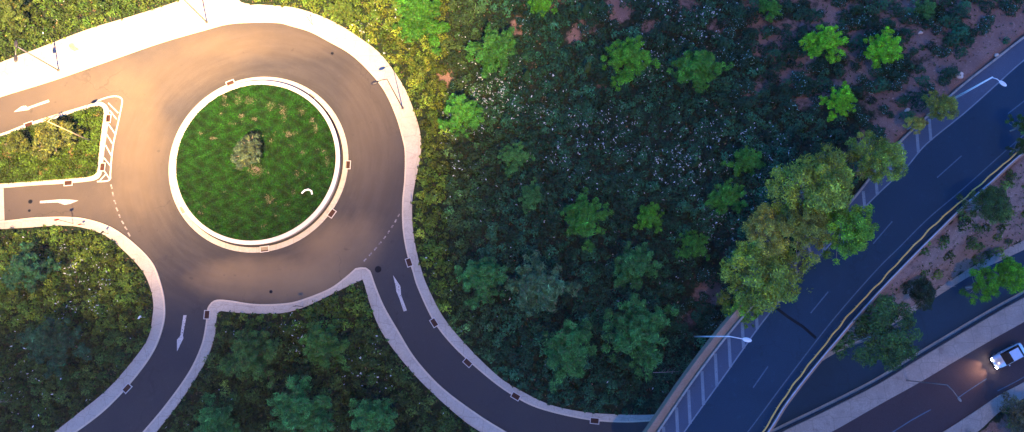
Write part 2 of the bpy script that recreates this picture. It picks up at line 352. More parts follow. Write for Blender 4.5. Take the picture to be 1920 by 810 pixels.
# ------------------------------------------------------------------ ground
def make_ground():
    xs = np.r_[[-6000, -2500, -900, -400, -250, -180], np.arange(-130, 130.1, 1.0), [180, 250, 400, 900, 2500, 6000]]
    ys = np.r_[[-6000, -2500, -900, -400, -250, -160], np.arange(-90, 110.1, 1.0), [160, 250, 400, 900, 2500, 6000]]
    X, Y = np.meshgrid(xs, ys); Z = terrain(np.stack([X.ravel(), Y.ravel()], 1))
    fade = ((np.abs(X) < 131) & (np.abs(Y) < 111)).ravel(); Z = np.where(fade, Z, np.where(Z > .5, Z*0+3.0, Z))
    v = np.stack([X.ravel(), Y.ravel(), Z], 1); nx = len(xs); f = []
    for j in range(len(ys)-1):
        for i in range(nx-1):
            a = j*nx+i; f.append((a, a+1, a+nx+1, a+nx))
    me = bpy.data.meshes.new('ground'); me.from_pydata([tuple(p) for p in v], [], f)
    me.polygons.foreach_set('use_smooth', [True]*len(me.polygons))
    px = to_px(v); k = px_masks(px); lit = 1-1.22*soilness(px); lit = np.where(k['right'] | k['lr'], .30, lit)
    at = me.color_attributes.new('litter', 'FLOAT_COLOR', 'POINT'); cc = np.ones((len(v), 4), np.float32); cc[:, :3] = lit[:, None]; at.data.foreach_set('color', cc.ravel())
    m, nt, bs = newmat('earth'); a_ = nt.nodes.new('ShaderNodeAttribute'); a_.attribute_name = 'litter'
    soil = mixc(nt, ramp(nt, noise(nt, .35), .35, .65), (.18, .125, .11), (.25, .17, .15)); soil = mixc(nt, ramp(nt, noise(nt, 7, 5, .7), .4, .7), soil, (.14, .085, .075))
    soil = mixc(nt, ramp(nt, noise(nt, 2.2, 4), .62, .72), soil, (.42, .30, .25))
    litter_shade = mixc(nt, ramp(nt, noise(nt, 3, 5), .4, .65), (.008, .022, .012), (.022, .028, .016))  # leaf litter, colour darkened further to deepen the shade between shrubs
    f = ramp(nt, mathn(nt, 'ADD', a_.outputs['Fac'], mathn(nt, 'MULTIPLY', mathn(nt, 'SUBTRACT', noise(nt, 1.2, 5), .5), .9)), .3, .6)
    nt.links.new(mixc(nt, f, soil, litter_shade), bs.inputs['Base Color']); bs.inputs['Roughness'].default_value = .95; bs.inputs['Specular IOR Level'].default_value = .1
    bump(nt, bs, noise(nt, 10), .6, .06)
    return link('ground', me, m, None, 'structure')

# ------------------------------------------------------------------ roundabout frame
RC = P(485, 305.5, 0); RK = (P(653, 305.5, 0)-P(317, 305.5, 0)).length/2           # outer kerb radius
dust_glow = []  # lower ring: sandy film; upper and left lanes: painted warm glow
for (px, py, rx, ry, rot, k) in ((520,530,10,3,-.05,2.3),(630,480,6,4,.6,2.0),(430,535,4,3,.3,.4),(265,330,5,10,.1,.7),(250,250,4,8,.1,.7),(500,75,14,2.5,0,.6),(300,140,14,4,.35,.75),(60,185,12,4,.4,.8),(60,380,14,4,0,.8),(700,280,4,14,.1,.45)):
    c = P(px, py); dust_glow.append((c.x, c.y, rx, ry, rot, k))
M['asphalt'] = asphalt('asphalt', (.045, .044, .049), (.058, .054, .054), (RC.x, RC.y, dust_glow))
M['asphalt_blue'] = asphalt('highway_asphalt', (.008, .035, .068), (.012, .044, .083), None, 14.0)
M['asphalt_brown'] = asphalt('lower_asphalt', (.040, .032, .040), (.052, .040, .048), None, 14.0)

swa_in = resample([P(*p) for p in smooth(SWA_IN, 8)], 220); swa_out = resample([P(*p) for p in smooth(SWA_OUT, 8)], 220)
swb_in = resample([P(*p) for p in smooth(SWB_IN, 8)], 110); swb_out = resample([P(*p) for p in smooth(SWB_OUT, 8)], 110)
c_out = [resample([P(*p) for p in smooth(q, 8)], 50) for q in (C1_OUT, C2_OUT, C3_OUT)]
c_in = [resample([P(*p) for p in smooth(q, 8)], 50) for q in (C1_IN, C2_IN, C3_IN)]
call_out = c_out[0] + c_out[1][1:] + c_out[2][1:]
road_poly = offset(swa_in, .5) + [P(1420, 770), P(1440, 860)] + [P(1200, 900), P(1020, 900)] + offset(call_out, -.5)[::-1] + [P(200, 890), P(120, 890)] + offset(swb_out, -.5)[::-1]
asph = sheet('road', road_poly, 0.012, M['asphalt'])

def sidewalk(name, A, B, mat, kerb_on='A', z=.13):
    base = frombm(name, band_bm(A, B, -.3, z), mat, None, 'structure')
    return base
# pavement round the outside: walkway next to the road, older band behind it at the upper left
sgn = .22
ka = offset(swa_in, .02)
frombm('kerb', band_bm(offset(swa_in, sgn), ka, -.3, .145), M['kerb'], None, 'structure')
mid = [a.lerp(b, 0.0) for a, b in zip(swa_in, swa_out)]
# split the pavement where the wide upper left part has two tones
cut = 72
inner_mid = []
for i, (a, b) in enumerate(zip(swa_in, swa_out)):
    f = .56 if i < cut-12 else (.56 + .44*(i-(cut-12))/12 if i < cut else 1.0)
    inner_mid.append(a.lerp(b, f))
frombm('sidewalk', band_bm(inner_mid, offset(swa_in, sgn+.006), -.3, .13), M['paving'], None, 'structure')
frombm('sidewalk', band_bm([p for p in swa_out[:cut-1]], [p+Vector((0, 0, 0)) for p in offset(inner_mid[:cut-1], .02)], -.3, .118), M['paving_old'], None, 'structure')
frombm('sidewalk', band_bm(offset(swb_out, -sgn-.006), swb_in, -.3, .13), M['paving'], None, 'structure')
frombm('kerb', band_bm(swb_out, offset(swb_out, -sgn), -.3, .145), M['kerb'], None, 'structure')
for i, (o_, i_) in enumerate(zip(c_out, c_in)):
    pass
cin_all = c_in[0] + c_in[1][1:] + c_in[2][1:]
frombm('sidewalk', band_bm(offset(call_out, -sgn-.006), cin_all, -.3, .13), M['paving'], None, 'structure')
frombm('kerb', band_bm(call_out, offset(call_out, -sgn), -.3, .145), M['kerb'], None, 'structure')
# splitter island at the left
m1 = [P(*p) for p in smooth(M1, 6, True)]; m1g = [P(*p) for p in smooth(M1_G, 6, True)]
sheet('kerb', m1, .14, M['kerb'], None, 'structure', -.2)
sheet('verge', m1g, .16, ground_mat('verge_soil', (.10, .085, .03), (.17, .12, .06), .8), None, 'structure', .0)
# concrete strip crossing the lane at the far left
sheet('paving_strip', [P(-14,354), P(7,352), P(9,414), P(-14,416)], .06, M['paving'], None, 'structure', -.1)

# painted markings: children of the road
def mark(name, poly_px, mat='white_paint', z=.017, parent=None):
    bm = prism_bm([P(*p) for p in poly_px], None, z); up(bm)
    me = bpy.data.meshes.new(name); bm.to_mesh(me); bm.free(); return link(name, me, M[mat], parent or asph)
def line_px(name, pts, w, mat='white_paint', z=.017, parent=None, zz=0.0, n=None):
    W = [P(a, b, zz) for a, b in pts]; W = resample(W, n or max(2, len(W)*2))
    bm = flat_band(W, w, zz+z); up(bm); me = bpy.data.meshes.new(name); bm.to_mesh(me); bm.free(); return link(name, me, M[mat], parent or asph)
mark('lane_arrow', [(91,187),(93,191),(57,203),(54,206),(26,210),(41,199),(48,198),(52,201)])
mark('lane_arrow', [(75,377),(75,381),(108,379.5),(121,384),(132,382),(147,376),(128,374),(112,374)])
mark('lane_arrow', [(757,584),(763,582),(752,553),(751,537),(737,516),(742,537),(743,546),(749,560)])
mark('lane_arrow', [(344,591),(350,591),(343,629),(344,634),(332,659),(332,637),(338,630)])
hat = smooth([(180,190.5),(200,183),(217,180.5),(227,184),(229,193),(222,228),(213,268),(209,300),(207,325),(205,338),(182,340.5)], 5)
line_px('edge_line', hat, .2, n=60)
for a, b in (((203,193),(222,212)),((206,207),(219,224)),((202,231),(216,251)),((199,250),(212,271)),((198,272),(209,292)),((195,296),(208,312)),((194,318),(206,336)),((199,326),(187,339))):
    line_px('hatch_bar', [a, b], .17, z=.021)
for a, b in (((208,346),(210,354)),((211,360),(213,368)),((214,375),(217,383)),((218,389),(221,396)),((223,402),(226,408)),((228,414),(232,420)),((234,425),(238,431)),((240,436),(244,443))):
    line_px('give_way_dash', [a, b], .2, 'dash_paint')
for i in range(9):
    t0 = (i+.1)/9; t1 = (i+.62)/9; q = lambda t: (750-72*t-6*math.sin(t*3.1)*-1, 400+94*t)
    line_px('give_way_dash', [q(t0), q(t1)], .2, 'dash_paint')

# ------------------------------------------------------------------ planted centre of the roundabout
PR = RK*.925; PG = RK*.880; PH = 1.1
isl = empty('roundabout_planter', (RC.x, RC.y, 0)); tag(isl, 'round raised planter wall of pale concrete in the middle of the roundabout', 'planter')
def ring_bm(profile, n=96):
    bm = bmesh.new(); R_ = []
    for r, z in profile: R_.append([bm.verts.new((r*math.cos(2*math.pi*k/n), r*math.sin(2*math.pi*k/n), z)) for k in range(n)])
    for a, b in zip(R_, R_[1:]):
        for k in range(n): bm.faces.new([a[k], a[(k+1) % n], b[(k+1) % n], b[k]])
    return bm
frombm('apron_kerb', ring_bm([(RK, -.1), (RK, .11), (RK-.04, .14), (PR+.24, .16), (PR+.24, .02)]), M['paving'], isl)
frombm('shade_groove', ring_bm([(PR+.25, .03), (PR-.13, .02)]), M['dark_metal'], isl)  # dark ring, shade at the wall foot put into the colour
frombm('wall', ring_bm([(PR-.12, .0), (PR-.12, PH-.18)]), M['concrete'], isl)
frombm('coping', ring_bm([(PR-.12, PH-.2), (PR, PH-.18), (PR, PH-.02), (PR-.03, PH), (PG+.02, PH), (PG, PH-.03), (PG, .6)]), M['coping'], isl)
bm = bmesh.new(); c0 = bm.verts.new((0, 0, PH+.05)); prev = None; rings = []
for r in np.linspace(1.2, PG, 9): rings.append([bm.verts.new((r*math.cos(2*math.pi*k/64), r*math.sin(2*math.pi*k/64), PH-.12+.2*math.cos(r/PG*1.57))) for k in range(64)])
for k in range(64): bm.faces.new([c0, rings[0][k], rings[0][(k+1) % 64]])
for a, b in zip(rings, rings[1:]):
    for k in range(64): bm.faces.new([a[k], b[k], b[(k+1) % 64], a[(k+1) % 64]])
M['turf'] = ground_mat('turf', (.006, .022, .004), (.012, .034, .006), 1.2)
frombm('soil_bed', bm, M['turf'], isl, None, True)

# ------------------------------------------------------------------ highway
def hline(px, n=140, z=HZ): return resample([P(a, b, z) for a, b in smooth(px, 6)], n)
hl, he, hre, hy, hr = hline(HW_LEFT), hline(HW_EDGE), hline(HW_REDGE), hline(HW_YEL), hline(HW_RAIL)
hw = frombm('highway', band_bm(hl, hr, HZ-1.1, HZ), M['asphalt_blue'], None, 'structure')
mm = bpy.data.meshes.new('shoulder')
def up_(bm): up(bm); return bm
def band_flat(A, B, z):
    bm = bmesh.new(); a = [bm.verts.new((p.x, p.y, z)) for p in A]; b = [bm.verts.new((p.x, p.y, z)) for p in B]
    for i in range(len(A)-1): bm.faces.new([a[i], a[i+1], b[i+1], b[i]])
    return bm
def hpaint(name, line, w, mat, z=.006):
    bm = flat_band(line, w, HZ+z); up(bm); me = bpy.data.meshes.new(name); bm.to_mesh(me); bm.free(); return link(name, me, M[mat], hw)
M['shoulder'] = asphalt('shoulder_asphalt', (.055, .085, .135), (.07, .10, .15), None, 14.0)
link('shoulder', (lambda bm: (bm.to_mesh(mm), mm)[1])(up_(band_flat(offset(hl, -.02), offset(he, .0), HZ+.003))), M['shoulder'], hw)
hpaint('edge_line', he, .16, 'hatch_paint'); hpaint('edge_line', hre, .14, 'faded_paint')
for a, b in (((1757,333),(1803,292)),((1637,457),(1673,415)),((1520,587),(1553,547)),((1412,727),(1440,687)),((1890,213),(1922,188)),((1290,880),(1325,838))):
    hpaint('lane_dash', resample([P(*a, HZ), P(*b, HZ)], 4), .15, 'faded_paint')
Lx = smooth(HW_LEFT, 6); Ex = smooth(HW_EDGE, 6)
def yat(L, x): return float(np.interp(x, [p[0] for p in L], [p[1] for p in L]))
x = 1244.0
while x < 1760:
    a = (x, yat(Lx, x)+6); b = (x+3, yat(Ex, x+3))
    if b[1]-a[1] > 4: hpaint('hatch_bar', resample([P(*a, HZ), P(*b, HZ)], 3), .38, 'hatch_paint', .010)
    x += 24.5 + 2.5*math.sin(x)
hpaint('expansion_joint', resample([P(1462,583,HZ), P(1480,596,HZ), P(1505,612,HZ), P(1532,636,HZ)], 8), .55, 'tyre_s', .004) if False else None
M['joint'] = ground_mat('joint_tar', (.006, .008, .012), (.01, .012, .018), 2)
hpaint('expansion_joint', resample([P(1440,566,HZ), P(1480,596,HZ), P(1505,612,HZ), P(1530,634,HZ)], 8), .36, 'joint', .004)
# left barrier with its ledge on the bridge
br = empty('bridge_parapet', hl[0]); tag(br, 'brown concrete parapet ledge along the left edge of the highway bridge', 'parapet')
nj = max(i for i, p in enumerate(hl) if (p-JOINT).dot(jdir) < 3.0)
def loc(o, e): o.parent = e; o.matrix_parent_inverse = Matrix.Translation(-e.location); return o
loc(frombm('ledge', band_bm(offset(hl[:nj], 1.15), offset(hl[:nj], .30), HZ-1.6, HZ+.42), M['ledge']), br)
loc(frombm('coping', band_bm(offset(hl[:nj], .22), offset(hl[:nj], .0), HZ-.5, HZ+.75), M['concrete']), br)
bar = frombm('roadside_kerb', band_bm(offset(hl[nj:], .24), offset(hl[nj:], .0), HZ-.5, HZ+.28), M['concrete'])
tag(bar, 'low pale concrete edge along the left side of the highway under the large trees', 'kerb')
sheet('bridge_abutment', [p for p in (hl[nj-4], hl[nj+6], hr[nj+6], hr[nj-6])], HZ-1.12, M['concrete'], None, 'structure', -.2)
# yellow rail and white rail at the right edge
def rail(name, line, mat, label, cat, top=.8, every=6, beam=.12, wob=0.0):
    e = empty(name, line[0]); tag(e, label, cat)
    L = [p + Vector((0, 0, top)) for p in line]
    if wob: L = [p + Vector((wob*math.sin(i*.9), -wob*math.cos(i*1.3), 0)) for i, p in enumerate(L)]
    loc(frombm('beam', tube_bm(L, beam, 6), M[mat]), e)
    for i in range(0, len(line), every):
        p = line[i]; loc(frombm('post', box_bm(p.x, p.y, HZ+top/2-.06, .1, .1, top-.02), M['grey_metal']), e)
    return e
hyo = offset(hy, 0)
rail('guard_rail', hyo, 'yellow_metal', 'long yellow guard rail along the right edge of the highway', 'guard rail', .65, 5, .095, .05)
rr = empty('edge_wall', hr[0]); tag(rr, 'narrow white-topped wall just outside the yellow guard rail of the highway', 'low wall')
loc(frombm('wall', band_bm(offset(hr, .04), offset(hr, -.30), HZ-1.5, HZ+.30), M['ledge']), rr)
loc(frombm('capping', band_bm(offset(hr, .06), offset(hr, -.08), HZ+.302, HZ+.40), M['capping']), rr)

# ------------------------------------------------------------------ lower roads
def gl(px, n=80): return resample([P(a, b, 0) for a, b in smooth(px, 6)], n)
ru, rl, sl_, r3, s3 = gl(RAMP_UP), gl(RAMP_LO), gl(STRIP_LO), gl(R3_LO), gl(S3_LO)
def band_sheet(name, A, B, z, mat, z0=None):
    return frombm(name, band_bm(A, B, z0 if z0 is not None else z-.25, z), mat, None, 'structure')
ramp_ = band_sheet('slip_road', offset(ru, .1), offset(rl, -.2), .02, M['asphalt_blue'])
band_sheet('kerb', offset(ru, 1.1), offset(ru, .0), .16, M['concrete'])
band_sheet('kerb', offset(rl, .45), offset(rl, .12), .17, M['concrete'])
band_sheet('median_strip', offset(rl, -.35), sl_, .15, M['concrete'])
lw = band_sheet('lower_highway', offset(sl_, .1), offset(r3, -.1), .024, M['asphalt_brown'])
band_sheet('sidewalk', r3, s3, .15, M['concrete'])
e = empty('median_barrier', rl[0]); tag(e, 'low dark metal barrier between the slip road and the pale median strip', 'barrier')
L = [p + Vector((0, 0, .62)) for p in offset(rl, -.12)]
loc(frombm('beam', tube_bm(L, .13, 6), M['dark_metal']), e)
for i in range(0, len(L), 4): loc(frombm('post', box_bm(L[i].x, L[i].y, .3, .1, .1, .6), M['dark_metal']), e)
line_px('edge_line', [(1655,822),(1710,787),(1745,768)], .14, 'faded_paint', .03, lw)
line_px('edge_line', [(1797,745),(1822,728),(1850,710)], .12, 'faded_paint', .03, lw)
line_px('edge_line', [(1870,705+28),(1900,718),(1925,704)], .12, 'faded_paint', .03, lw)
for a, b in ((1715,718),(1700,724),(1660,745)): pass

# ================================================================== vegetation
def grow_leaves(C, N, base, size, jit=.25, aspect=1.7, tilt=.7):
    U, V = leaf_axes(N, size, aspect, tilt)
    t = base*rng.lognormal(0, jit, (len(C), 1)); t = t*rng.uniform(.88, 1.12, (len(C), 3))
    return U, V, np.clip(t, .001, .9)
def dome_points(n, r, h):
    a = rng.uniform(0, 2*np.pi, n); u = rng.uniform(0, 1, n)**.62; th = u*np.pi/2
    rr = rng.uniform(.72, 1.08, n); k = 1+.22*np.sin(a*3+rng.uniform(0, 6))+.12*np.sin(a*5+rng.uniform(0, 6))
    x = np.sin(th)*np.cos(a)*r*rr*k; y = np.sin(th)*np.sin(a)*r*rr*k; z = np.cos(th)*h*rr+.05
    N = np.stack([np.sin(th)*np.cos(a), np.sin(th)*np.sin(a), np.cos(th)+.4], 1)
    return np.stack([x, y, z], 1), N

# where shrubs may stand (photo space of the ground point)
poly_road = SWA_OUT + [(1300,900),(1000,1000),(-90,1000),(-90,155)]
blocks = [
    [(-90,900)]+SWB_IN[::-1]+[(-90,437)],      # lower left planting
]
def clean(poly): return poly
PB_LEFT = [(-160,432)] + SWB_IN[1:] + [(-160,900)]
PB_MID = C1_IN + C2_IN[1:] + C3_IN[1:]
PB_TOPL = [(-160,175)] + SWA_OUT[1:7] + [(380,-120),(-160,-120)]
PB_MAIN = [(450,-120),(450,-2)] + SWA_OUT[9:-1] + [(1232,770),(1300,700),(1362,600),(1440,520),(1510,443),(1578,378),(1630,315),(1678,256),(1738,200),(1797,150),(1855,103),(1910,62),(2010,-5),(2090,-120)]
PB_RIGHT = [p for p in HW_RAIL[4:]] + [(2100,365),(2010,410),(1920,455),(1837,494),(1770,535),(1720,568),(1650,608),(1590,640)]
PB_LR = [(1752,880)] + [(a+4, b+4) for a, b in S3_LO[1:]] + [(2100,900)]
SOILS = [(835,140,22,28,.82),(1160,20,32,25,.9),(1075,70,18,16,.8),(980,35,16,12,.7),(1125,165,18,22,.6),(700,8,20,10,.3),(640,95,10,10,.0),(1330,545,40,50,.75),(1290,600,50,30,.5),(150,25,12,8,.8),(110,105,60,8,.6),(1350,95,24,16,.5),(1000,120,20,12,.4)]
def px_masks(px):
    d = {k: inside(px, v) for k, v in (('left', PB_LEFT), ('mid', PB_MID), ('topl', PB_TOPL), ('main', PB_MAIN), ('right', PB_RIGHT), ('lr', PB_LR))}
    return d
def soilness(px):
    s = np.zeros(len(px))
    for a, b, rx, ry, k in SOILS: s = np.maximum(s, k*np.exp(-(((px[:, 0]-a)/rx)**2+((px[:, 1]-b)/ry)**2)))
    # the dry slope beside the highway at the upper right
    u = ((px[:, 0]-1500)*.55 + (130-px[:, 1])*-.0)/250
    L = np.interp(px[:, 0], [p[0] for p in HW_LEFT], [p[1] for p in HW_LEFT])
    dist = (L-px[:, 1])                                   # px above the highway edge
    slope = np.where((px[:, 0] > 1400) & (px[:, 1] < 330), np.clip(1.0-dist/190, 0, .93)*np.clip((px[:, 0]-1420)/120, 0, 1), 0)
    patch = np.where((px[:, 0] > 1330) & (px[:, 1] < 230), .62*np.clip((px[:, 0]-1330)/90, 0, 1)*np.clip((250-px[:, 1])/70, 0, 1)*np.clip(.8+.5*np.sin(px[:, 0]*.045+px[:, 1]*.03)*np.sin(px[:, 1]*.06), .3, 1), 0)
    patch = np.maximum(patch, np.where((px[:, 1] < 70) & (px[:, 0] > 950), .5*np.clip(.5+np.sin(px[:, 0]*.05)*np.sin(px[:, 1]*.07+1), 0, 1), 0))
    return np.maximum(s, np.maximum(slope, patch))
FLOW = [(905,165,55,60,.8),(880,215,40,40,.6),(1270,40,90,50,.8),(1210,110,40,40,.5),(1010,200,60,40,.6),(1290,300,110,70,.55),(1440,350,45,80,.8),(1100,290,90,50,.5),(1340,450,60,60,.6),(690,60,60,40,.35),(1640,60,160,80,.25),(1330,560,60,60,.4),(1120,240,70,40,.5),(130,500,40,40,.5),(160,560,50,60,.45),(60,700,60,50,.3),(560,620,60,40,.3),(700,680,60,60,.2),(870,330,50,50,.2),(1530,230,80,60,.3)]
def flowness(px):
    s = np.full(len(px), .02)
    for a, b, rx, ry, k in FLOW: s = np.maximum(s, k*np.exp(-(((px[:, 0]-a)/rx)**2+((px[:, 1]-b)/ry)**2)))
    pat = np.sin(px[:, 0]*.061+np.sin(px[:, 1]*.05)*2)*np.sin(px[:, 1]*.083+np.sin(px[:, 0]*.037)*2)
    return s*np.clip(.55+1.1*pat, .08, 1.5)

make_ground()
GREEN = np.array([.036, .085, .016]); OLIVE = np.array([.10, .13, .02]); TEAL = np.array([.016, .075, .034])
def shrub_sites():
    sp = 1.12; xs = np.arange(-82, 92, sp); ys = np.arange(-32, 68, sp)
    X, Y = np.meshgrid(xs, ys); X = X+(np.arange(X.shape[0]) % 2)[:, None]*.5*sp; X = X.ravel()+rng.uniform(-.36, .36, X.size)*sp; Y = Y.ravel()+rng.uniform(-.36, .36, Y.size)*sp
    XY = np.stack([X, Y], 1); Z = terrain(XY); px = to_px(np.c_[XY, Z])
    m = (px[:, 0] > -60) & (px[:, 0] < 1985) & (px[:, 1] > -60) & (px[:, 1] < 870); XY, Z, px = XY[m], Z[m], px[m]
    k = px_masks(px); ok = k['left'] | k['mid'] | k['topl'] | k['main'] | k['right'] | k['lr']
    XY, Z, px = XY[ok], Z[ok], px[ok]; k = {a: b[ok] for a, b in k.items()}
    # keep clear of the paving edges
    s = soilness(px); dens = 1-s; dens = np.where(k['right'], .20, dens); dens = np.where(k['lr'], .25, dens)
    keep = rng.uniform(0, 1, len(px)) < dens*1.06
    return XY[keep], Z[keep], px[keep], {a: b[keep] for a, b in k.items()}
XY, Z, PX, MK = shrub_sites()
edge_pts = np.array([(p.x, p.y) for p in swa_out]); edges = [edge_pts, np.array([(p.x, p.y) for p in swb_in]), np.array([(p.x, p.y) for p in cin_all]), HLn, HRn]
dedge = np.min([seg_dist(XY, E)[0] for E in edges], axis=0)
r_all = np.clip(rng.lognormal(math.log(.72), .24, len(XY)), .38, 1.2); r_all = np.minimum(r_all, np.maximum(dedge*.95+.08, .25))
h_all = r_all*rng.uniform(1.0, 1.7, len(XY)); SO = soilness(PX); FL = flowness(PX)
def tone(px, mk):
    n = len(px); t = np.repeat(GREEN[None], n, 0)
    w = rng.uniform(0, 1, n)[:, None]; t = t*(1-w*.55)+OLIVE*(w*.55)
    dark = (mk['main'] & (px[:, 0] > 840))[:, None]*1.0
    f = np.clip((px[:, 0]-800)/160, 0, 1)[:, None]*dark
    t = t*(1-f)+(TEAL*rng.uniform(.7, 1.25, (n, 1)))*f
    edge = mk['topl'] | (mk['main'] & (px[:, 0] < 840)) | ((mk['left'] | mk['mid']) & (px[:, 1] < 620))  # zones in the sun, given a brighter, yellower tint as painted light
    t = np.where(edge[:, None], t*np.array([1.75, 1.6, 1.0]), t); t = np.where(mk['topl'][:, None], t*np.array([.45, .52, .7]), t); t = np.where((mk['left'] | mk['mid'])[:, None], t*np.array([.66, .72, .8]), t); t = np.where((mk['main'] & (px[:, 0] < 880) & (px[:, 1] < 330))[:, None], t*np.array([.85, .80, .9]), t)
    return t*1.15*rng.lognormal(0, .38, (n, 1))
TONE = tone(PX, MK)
# the largest 300 become shrubs of their own, the rest one mass
inview = (PX[:, 0] > 8) & (PX[:, 0] < 1912) & (PX[:, 1] > 8) & (PX[:, 1] < 802)
score = np.where(inview, r_all + .9*(SO > .25)*(MK['main']) + .5*(SO > .15), -1); order = np.argsort(-score)
N_IND = 285; ind = order[:N_IND]; rest = np.setdiff1d(np.arange(len(XY)), ind)
def fill_shrubs(idx, per=72, size=.22):
    n = len(idx); cnt = np.maximum(14, (per*(r_all[idx]/.62)**1.6).astype(int)); own = np.repeat(np.arange(n), cnt); T = len(own)
    a = rng.uniform(0, 2*np.pi, T); th = rng.uniform(0, 1, T)**.62*np.pi/2; rr = rng.uniform(.68, 1.08, T)
    ph = rng.uniform(0, 6, n)[own]; kk = 1+.24*np.sin(a*3+ph)+.13*np.sin(a*5+2*ph)
    r = r_all[idx][own]*rr*kk; h = h_all[idx][own]*rr
    C = np.stack([XY[idx, 0][own]+np.sin(th)*np.cos(a)*r, XY[idx, 1][own]+np.sin(th)*np.sin(a)*r, Z[idx][own]+np.cos(th)*h+.04], 1)
    N = np.stack([np.sin(th)*np.cos(a), np.sin(th)*np.sin(a), np.cos(th)+.4], 1)
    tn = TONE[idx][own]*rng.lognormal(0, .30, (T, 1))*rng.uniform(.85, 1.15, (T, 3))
    sz = np.full(T, size); fl = (rng.uniform(0, 1, T) < FL[idx][own]*.24) & (th < 1.1)
    tn[fl] = np.array([.66, .75, .78])*rng.uniform(.5, 1.1, (fl.sum(), 1)); sz[fl] = .19
    C[fl, 2] += .06
    nn = unit(N + rng.normal(0, .5, (T, 3))); A = unit(np.cross(nn, rng.normal(0, 1, (T, 3)))); B = np.cross(nn, A); s = sz*rng.uniform(.65, 1.35, T)
    return C, A*(s*.8)[:, None], B*(s*.46)[:, None], np.clip(tn, .002, .8)
C, U, V, T = fill_shrubs(rest)
sc_ = link('shrub_cover', quads_mesh('shrub_cover', C, U, V, T), M['leaf'], None, 'stuff'); sc_['label'] = 'dense low green shrubs covering the ground around the roundabout and up the slope'; sc_['category'] = 'shrubs'

# individual shrubs: eight meshes, copied
def shrub_mesh(i, flower):
    n = 190; C, N = dome_points(n, 1.0, 1.35); U, V, t = grow_leaves(C, N, np.array([1., 1., 1.]), .26, .30)
    t = np.clip(t, .1, 2.2)
    if flower:
        k = 30; C2, N2 = dome_points(k, 1.02, 1.4); U2, V2 = leaf_axes(N2, .17, 1.2, .4); t2 = np.repeat([[14., 6.6, 14.]], k, 0)*rng.uniform(.6, 1.2, (k, 1))
        C = np.r_[C, C2]; U = np.r_[U, U2]; V = np.r_[V, V2]; t = np.r_[t, t2]
    return quads_mesh('shrub', C, U, V, t)
SHM = [shrub_mesh(i, i >= 4) for i in range(8)]
for me in SHM: me.materials.append(M['leaf'])
for j, i in enumerate(ind):
    fl = rng.uniform() < min(.9, FL[i]*1.0+.25*(SO[i] > .25)); me = SHM[rng.integers(0, 4)+(4 if fl else 0)]
    o = bpy.data.objects.new('shrub', me); COL.objects.link(o); o.location = (XY[i, 0], XY[i, 1], Z[i])
    o.rotation_euler = (0, 0, rng.uniform(0, 6.28)); o.scale = (r_all[i]*1.05, r_all[i]*1.05, h_all[i]*.8)
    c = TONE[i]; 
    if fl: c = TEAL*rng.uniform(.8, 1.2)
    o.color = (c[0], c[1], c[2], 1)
    if MK['right'][i] or MK['lr'][i]: zone, lab = 'verge', 'low shrub on the bare verge right of the highway'
    elif MK['left'][i]: zone, lab = 'left', 'rounded shrub in the dense planting at the lower left behind the curved pavement'
    elif MK['mid'][i]: zone, lab = 'mid', 'rounded shrub in the wedge of planting below the roundabout'
    elif MK['topl'][i]: zone, lab = 'topl', 'rounded shrub behind the wide pavement at the upper left'
    elif SO[i] > .25: zone, lab = 'slope', 'rounded shrub on the bare brown slope beside the highway'
    else: zone, lab = 'wood', 'rounded shrub among the young pines between roundabout and highway'
    if fl: lab = 'white-flecked ' + lab
    else: lab = 'plain green ' + lab
    tag(o, lab, 'shrub', ('flowering' if fl else 'plain') + ' shrubs, ' + {'verge': 'right verge', 'left': 'lower left planting', 'mid': 'planting below the roundabout', 'topl': 'upper left planting', 'slope': 'bare slope', 'wood': 'young pine wood'}[zone])

# low undergrowth between the shrubs: small leaves and dry litter close to the soil
def undergrowth():
    n = 90000; x = rng.uniform(-82, 90, n); y = rng.uniform(-30, 66, n); xy = np.stack([x, y], 1); z = terrain(xy); px = to_px(np.c_[xy, z])
    m = (px[:, 0] > -40) & (px[:, 0] < 1960) & (px[:, 1] > -40) & (px[:, 1] < 850)
    xy, z, px = xy[m], z[m], px[m]; k = px_masks(px); ok = np.any(list(k.values()), axis=0)
    s = soilness(px); s = np.where(k['right'] | k['lr'], .75, s); ok &= rng.uniform(0, 1, len(px)) < (1-s*.85)
    xy, z, s = xy[ok], z[ok], s[ok]; T = len(xy)
    C = np.c_[xy, z+rng.uniform(.03, .3, T)]; N = np.repeat([[0, 0, 1.]], T, 0); U, V = leaf_axes(N, .24, 1.6, .6)
    t = np.where(rng.uniform(0, 1, (T, 1)) < .25, np.array([[.12, .085, .05]]), GREEN*.7)*rng.lognormal(0, .4, (T, 1))
    o = link('undergrowth', quads_mesh('undergrowth', C, U, V, t), M['leaf'], None, 'stuff'); o['label'] = 'low undergrowth and litter between the shrubs'; o['category'] = 'undergrowth'
undergrowth()

